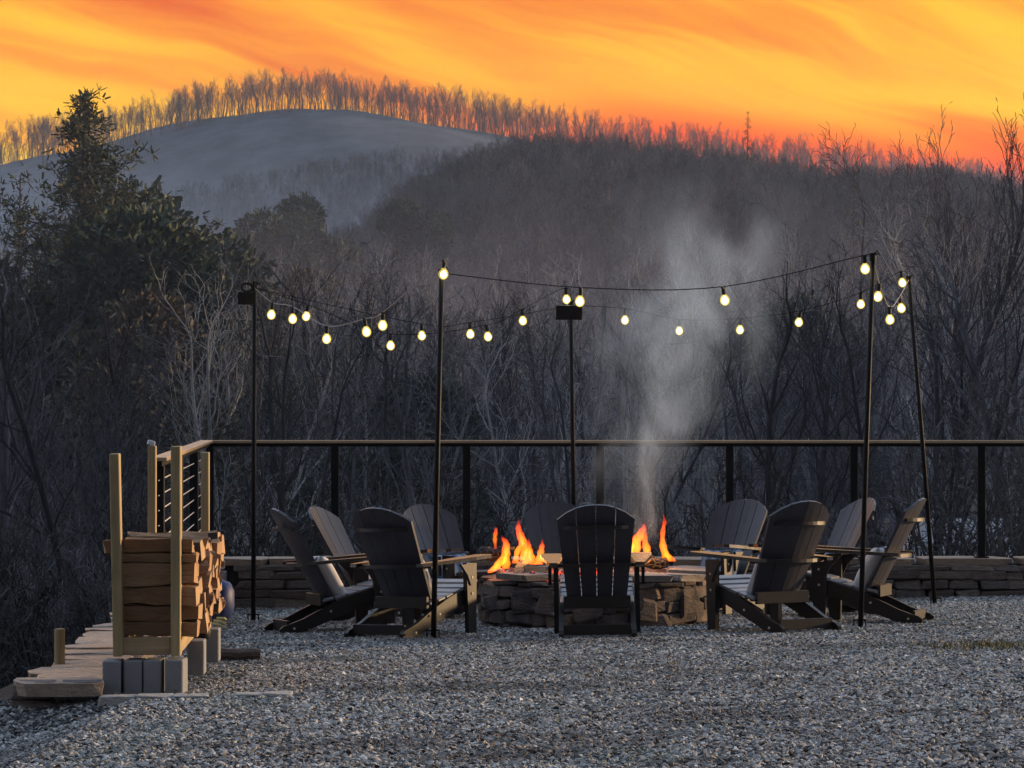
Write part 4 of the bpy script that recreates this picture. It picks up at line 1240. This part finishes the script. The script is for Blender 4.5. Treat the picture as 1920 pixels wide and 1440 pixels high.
def put_ev(p, nm, px, py_top, y, H, label, rz=0.0, group=None):
    x = (px - 960) * y / F
    return place_tree(p, nm, x, y, (HC + (PYH - py_top) * y / F - zg(x, y) + .15) / H, label, 'tree', group, rz)
PINE = tree_proto('pine_tree', *conifer(5, 17, .36, 4.1, 180, 34, .17, r0=.2, ex=1.8, flat=.36), M_TD, M_PINE)
PINE2 = tree_proto('pine_tree', *conifer(9, 16, .3, 1.9, 60, 13, .17, r0=.14, flat=.3), M_TD, M_PINE)
DOME = tree_proto('evergreen_tree', *dome(3, 12, 3.2, .17, 7000, 11), M_TD, M_HOLLY)
DOME2 = tree_proto('evergreen_tree', *dome(8, 12, 3.6, .20, 5200, 9), M_TD, M_HOLLY)
OLV = tree_proto('dry_leaf_tree', *dome(12, 12, 2.8, .15, 2600, 8), M_TB, M_OLIVE)
put_ev(PINE, 'pine_tree', 158, 186, 84, 17, 'tall ragged pine whose open top stands against the yellow sky', .3)
put_ev(PINE2, 'pine_tree', 38, 318, 92, 16, 'thin pale pine leaning beside the tall ragged pine', 1.1)
put_ev(DOME, 'evergreen_tree', 285, 356, 100, 11.2, 'broad dark evergreen with a rounded crown beside the tall pine', .5)
put_ev(DOME, 'evergreen_tree', 130, 395, 78, 11.2, 'dense dark evergreen filling the space under the tall pine', 2.5)
put_ev(DOME2, 'evergreen_tree', 345, 425, 125, 11.4, 'smaller dark evergreen at the edge of the misty gap', 4.0)
put_ev(DOME2, 'evergreen_tree', 462, 392, 250, 11.4, 'misty blue evergreen clump standing in the valley gap', 1.5)
put_ev(DOME, 'evergreen_tree', 545, 400, 290, 11.2, 'faint evergreen fading in mist next to the blue clump', 3.5)
put_ev(DOME2, 'evergreen_tree', 612, 362, 300, 11.4, 'round topped dark tree alone in front of the misty hill', .2)
put_ev(DOME, 'evergreen_tree', 780, 372, 330, 11.2, 'bluish evergreen on the edge of the wooded knoll', 5.1)
put_ev(OLV, 'dry_leaf_tree', 590, 425, 150, 11.4, 'olive tree still holding dry leaves in the middle of the wood', .9)
put_ev(OLV, 'dry_leaf_tree', 235, 420, 76, 11.4, 'olive brown tree with hanging leaves in front of the dark evergreen', 2.2)
put_ev(PINE2, 'pine_tree', 690, 520, 90, 16, 'dark pine half hidden behind the nearest cord of bulbs', 2.2)
put_ev(DOME2, 'evergreen_tree', 690, 690, 75, 11.4, 'low green thicket tree under the drooping bulbs', 2.0)
put_ev(DOME, 'evergreen_tree', 1475, 560, 120, 11.2, 'dark green evergreen between the smoke and the tall pole', 1.0)
put_ev(PINE2, 'pine_tree', 1602, 318, 210, 16, 'dark pointed pine above the tallest pole', .4)
put_ev(PINE2, 'pine_tree', 1662, 385, 190, 16, 'smaller dark pine right next to the pointed pine', 3.3)
put_ev(PINE2, 'pine_tree', 1402, 208, 520, 16, 'lone sapling pine silhouetted red against the glowing ridge', 2.7)
put_ev(PINE2, 'pine_tree', 1325, 246, 540, 16, 'short pine on the dark skyline beside the lone sapling', 1.7)
put_ev(PINE2, 'pine_tree', 1115, 238, 560, 16, 'dark pine on the crest of the wooded knoll', 4.7)
put_ev(PINE2, 'pine_tree', 1010, 248, 560, 16, 'pine standing where the knoll meets the far ridge', 5.7)

# far woods: instanced bare trees, one object each (nobody could count them)
def far_variant(seed, H, r0, minr, **kw):
    tk, cr = grow_tree(seed, H, r0, 4, minr=minr, **kw)
    mb = MB(); mb.v = tk.v + cr.v; n0 = len(tk.v); mb.f = tk.f + [tuple(i + n0 for i in q) for q in cr.f]
    return mb
FV = [far_variant(50 + i, 12, .14, .028, limbs=14, sub=(6, 4, 3), spread=.75 + .1 * (i % 3), first=.3, fork=(0, 2, 0, 3)[i % 4]) for i in range(6)]
far_c = hidden_collection('far_tree_kinds', [loose('far_tree', m_.mesh('far_tree', [M_TB, M_TB, M_TD][i % 3])) for i, m_ in enumerate(FV)])
ev_c = [loose('far_evergreen', PINE2.children[1].data)]
RV = [far_variant(80 + i, 12.5 + i % 3, .17, .022, limbs=(11, 14, 9, 12, 10, 13)[i], sub=(5, 4, 2), spread=(.7, .85, .6, .9, .75, .65)[i], first=(.45, .35, .5, .3, .4, .5)[i], up=.08, fork=(0, 0, 2, 0, 2, 0)[i]) for i in range(6)]
rid_c = hidden_collection('ridge_tree_kinds', [loose('ridge_tree', m_.mesh('ridge_tree', M_TR)) for m_ in RV])
shr = []
for i in range(4):
    tk, cr = grow_tree(120 + i, 2.6, .035, 4, minr=.008, fork=5, limbs=7, sub=(5, 3, 2), first=.1, spread=.9)
    mb = MB(); mb.v = tk.v + cr.v; n0 = len(tk.v); mb.f = tk.f + [tuple(a + n0 for a in q) for q in cr.f]; shr.append(mb)
shr_c = hidden_collection('shrub_kinds', [loose('bare_shrub', m_.mesh('bare_shrub', [M_TB, M_TD][i % 2])) for i, m_ in enumerate(shr)])

def point_stuff(name, pts, coll, smin, smax, tilt, seed, label):
    me = bpy.data.meshes.new(name); me.from_pydata(pts, [], []); me.update()
    o = obj(name, me); scatter_modifier(o, coll, False, 0, smin, smax, tilt, seed)
    return tag(o, label, kind='stuff')
r3 = random.Random(5); pts = []; side_pts = []
while len(pts) < 5600:                                   # wooded knoll
    y = 215 + 420 * r3.random() ** .62; t = r3.uniform(-.24, .24); x = t * y
    px = 960 + F * t
    if px < 720 and r3.random() < .35: continue
    pts.append((x, y, zg(x, y) - .2))
for i in range(2300):                                     # the same wood going on beside the view
    y = 50 + 210 * r3.random(); x = (1 if i % 6 else -1) * y * (r3.uniform(.275, .8) if y < 72 else r3.uniform(.275, 1.3))
    side_pts.append((x, y, zg(x, y) - .2))
point_stuff('knoll_woods', pts, far_c, .45, .68, .06, 4, 'dense leafless wood covering the nearer knoll')
point_stuff('side_woods', side_pts, far_c, .95, 1.3, .06, 6, 'the leafless wood going on at both sides of the view')
pts = []
for i in range(2300):                                     # tree line on the far ridge
    px = r3.uniform(-500, 2500); y = 1200 + r3.uniform(-34, 30); x = (px - 960) * y / F
    pts.append((x, y, zg(x, y) - .3))
point_stuff('ridge_woods', pts, rid_c, .62, 1.08, .06, 9, 'thin line of bare trees along the glowing far ridge')
pts = []
for i in range(3600):                                    # the same wood thinly seen on the far slope
    y = 760 + 235 * r3.random() ** .8; px = r3.uniform(-150, 1150); x = (px - 960) * y / F
    pts.append((x, y, zg(x, y) - .3))
point_stuff('hill_woods', pts, far_c, .34, .58, .05, 11, 'faint leafless wood on the slope of the round misty hill')
pts = []
for i in range(1500):                                    # brush below the terrace
    y = 38 + 105 * r3.random() ** 1.4; x = r3.uniform(-.21, .21) * y
    if (7.5 < x < 14 and 66 < y < 82) or (.12 < x / y < .17 and y < 76): continue
    pts.append((x, y, zg(x, y) - .1))
for i in range(26):
    y = r3.uniform(50, 66); x = r3.uniform(.128, .172) * y; pts.append((x, y, zg(x, y) + .4))
for i in range(11):
    y = r3.uniform(31.8, 37); x = r3.uniform(.124, .172) * y; pts.append((x, y, zg(x, y) - .1))
for i in range(160):
    y = r3.uniform(33, 46); x = r3.uniform(-.2, .115) * y; pts.append((x, y, zg(x, y) - .1))
for i in range(60):
    y = r3.uniform(26, 36); x = -5.5 - r3.random() * 4; pts.append((x, y, zg(x, y) - .1))
point_stuff('undergrowth', pts, shr_c, .5, 1.05, .12, 14, 'tangled bare brush on the slope below the terrace')

# ------------------------------------------------------------------ pale roofed house down the slope
YH = 74.0
hs = at(1828, 972, YH); zr = hs.z; 
hs_ = tag(empty('house', (hs.x, YH, zg(hs.x, YH))), 'pale roofed house glimpsed through brush below the railing', 'house')
b0 = zr - zg(hs.x, YH)
mb = MB(); hw, dp = 1.15, 2.6; ez = b0 - 1.15; ov = .9
mb.add([(-hw, 0, b0), (hw - .35, 0, b0), (-hw - ov, -dp, ez), (hw + ov, -dp, ez), (-hw - ov, dp, ez), (hw + ov, dp, ez)], [(0, 2, 3, 1), (1, 3, 5), (1, 5, 4, 0), (0, 4, 2), (2, 4, 5, 3)])
mb.build('roof', M_ROOF, hs_)
mb = MB(); mb.box((0, 0, (ez - .06) / 2 - .2), (2 * (hw + ov) - .5, 2 * dp - .5, ez - .06 + .4)); mb.build('wall', M_SIDING, hs_)
for xx in (-1.0, .6):
    mb = MB(); mb.box((xx, -dp + .245, ez - 1.0), (.7, .04, .9)); mb.build('window', M_GLASSD, hs_)

# moss and dry grass tuft patch in the gravel
mb = MB(); R = random.Random(2)
for i in range(900):
    x = 3.15 + R.gauss(0, .26); y = 20.9 + R.gauss(0, .28)
    h = R.uniform(.012, .04); a = R.uniform(0, 6.28); w_ = .004
    b = Vector((x, y, zt(x, y) + .012)); s_ = Vector((math.cos(a), math.sin(a), 0)) * w_; l_ = Vector((R.gauss(0, .015), R.gauss(0, .015), h))
    mb.add([b - s_, b + s_, b + l_], [(0, 1, 2)])
tag(mb.build('dry_grass', M_GRASS), 'thin yellowish moss and dry grass patch in the gravel', kind='stuff')

mb = MB(); R = random.Random(12); ncl = [(R.uniform(-3, 4.5), R.uniform(12.5, 28)) for _ in range(26)]
for i in range(620):
    cx_, cy_ = R.choice(ncl); x = cx_ + R.gauss(0, .55); y = cy_ + R.gauss(0, .6)
    if not in_terrace(x, y) or abs(x) > .17 * y + .6 or (x - XC) ** 2 + (y - YC) ** 2 < .9: continue
    a = R.uniform(0, 6.28); L = R.uniform(.010, .026); W = L * R.uniform(.35, .6); M3 = Euler((R.gauss(0, .22), R.gauss(0, .22), a)).to_matrix(); b = Vector((x, y, zt(x, y) + R.uniform(.018, .034)))
    mb.add([b + M3 @ Vector(q) for q in ((-L, 0, 0), (-.2 * L, W, .006), (.6 * L, W * .7, .004), (L, 0, .008), (.5 * L, -W * .8, .004), (-.3 * L, -W, .005))], [(0, 1, 2, 3, 4, 5)])
tag(mb.build('fallen_leaves', mat('brown_leaves', m_leaf((.06, .035, .022), (.12, .075, .045), (.24, .17, .10)))), 'scattered small brown leaves on the gravel', kind='stuff')

# ------------------------------------------------------------------ smoke and haze
def fn_smoke(kk, out):
    g_ = kk.n('ShaderNodeTexCoord').outputs['Object']
    p = kk.sep(g_)
    def curve(pts):
        o = kk.n('ShaderNodeFloatCurve'); c = o.mapping.curves[0]
        while len(c.points) < len(pts): c.points.new(.5, .5)
        for q, (a, b) in zip(c.points, pts): q.location = (a, b)
        o.mapping.update(); kk.set(o.inputs['Value'], kk.m('DIVIDE', p[2], SMH)); return o.outputs[0]
    cx = curve([(q[0], q[1] / 4 + .5) for q in SMK]); rad = curve([(q[0], q[2]) for q in SMK])
    cx = kk.m('MULTIPLY', kk.m('SUBTRACT', cx, .5), 4)
    wn = kk.n('ShaderNodeTexNoise'); kk.set(wn.inputs['Vector'], g_); wn.inputs['Scale'].default_value = 1.3; wn.inputs['Detail'].default_value = 2
    ws = kk.sep(wn.outputs['Color'])
    dx = kk.m('ADD', kk.m('SUBTRACT', p[0], cx), kk.m('MULTIPLY', kk.m('SUBTRACT', ws[0], .5), .55))
    dy = kk.m('ADD', p[1], kk.m('MULTIPLY', kk.m('SUBTRACT', ws[1], .5), .4))
    rr = kk.m('DIVIDE', kk.m('SQRT', kk.m('ADD', kk.m('MULTIPLY', dx, dx), kk.m('MULTIPLY', dy, dy))), rad)
    fall = kk.ss(rr, .95, .05)
    n = kk.noise(kk.mapv(g_, (2.0, 2.0, 1.15)), 1, 3, .55, .7)
    dens = kk.m('MULTIPLY', kk.m('MULTIPLY', fall, kk.ss(n, .43, .72)), SMD)
    dens = kk.m('MULTIPLY', dens, kk.m('MULTIPLY', kk.ss(p[2], 0, .2), kk.ss(p[2], SMH, SMH * .45)))
    # thicker just above the fire
    dens = kk.m('MULTIPLY', dens, kk.m('ADD', 1.0, kk.m('MULTIPLY', kk.ss(p[2], 1.3, .3), .6)))
    vp = kk.n('ShaderNodeVolumePrincipled'); vp.inputs['Color'].default_value = (.66, .82, 1.0, 1); kk.set(vp.inputs['Density'], dens); vp.inputs['Anisotropy'].default_value = .1
    kk.set(out.inputs['Volume'], vp.outputs[0])
SMB = at(1195, 1040, 25.7); SMH = 3.2; SMD = 2.6
SMK = [(0, .0, .24), (.12, -.06, .40), (.25, .02, .56), (.40, .28, .78), (.55, .42, .92), (.70, .46, 1.0), (.86, .60, 1.0), (1, .85, 1.0)]
M_SMOKE = mat('wood_smoke', fn_smoke)
mb = MB(); pts_ = [Vector((q[1] * 1.0, 0, q[0] * SMH)) for q in SMK]
mb.tube(pts_, [q[2] * 1.25 + .05 for q in SMK], 16)
tag(mb.build('smoke', M_SMOKE, None, loc=SMB), 'pale grey wood smoke drifting up from the fire pit', kind='stuff')

HAZE_D = .00009
def fn_haze(kk, out):
    vp = kk.n('ShaderNodeVolumePrincipled'); vp.inputs['Color'].default_value = (.50, .72, 1.0, 1); vp.inputs['Density'].default_value = HAZE_D; vp.inputs['Anisotropy'].default_value = .0
    kk.set(out.inputs['Volume'], vp.outputs[0])
M_HAZE = mat('haze', fn_haze)
mb = MB(); mb.box((0, 640, 63), (1500, 1380, 148)); tag(mb.build('haze', M_HAZE), kind='stuff')

def fn_mist(kk, out):
    p = kk.n('ShaderNodeNewGeometry').outputs['Position']
    q = kk.sep(p)
    n = kk.noise(kk.mapv(p, (.011, .006, .026)), 1, 3, .55)
    h = kk.m('SUBTRACT', q[2], kk.m('MULTIPLY', q[1], .080))          # clings to the rising slope
    dens = kk.m('MULTIPLY', kk.m('MULTIPLY', kk.m('ADD', .45, kk.ss(n, .32, .68)), kk.ss(h, 0, -42)), MIST_D)
    vp = kk.n('ShaderNodeVolumePrincipled'); vp.inputs['Color'].default_value = (.50, .72, 1.0, 1); kk.set(vp.inputs['Density'], dens)
    kk.set(out.inputs['Volume'], vp.outputs[0])
MIST_D = .0016
mb = MB(); mb.box((0, 915, 43), (640, 470, 96)); tag(mb.build('mist', mat('valley_mist', fn_mist)), 'soft pale mist lying in the valley before the round hill', kind='stuff')

mb = MB(); mb.box((0, 338, 0), (460, 600, 19))                          # low evening mist among the near trees
def fn_low(kk, out):
    vp = kk.n('ShaderNodeVolumePrincipled'); vp.inputs['Color'].default_value = (.72, .75, .92, 1); vp.inputs['Density'].default_value = .0009
    kk.set(out.inputs['Volume'], vp.outputs[0])
tag(mb.build('mist', mat('low_mist', fn_low)), 'thin low evening mist hanging among the near trees', kind='stuff')
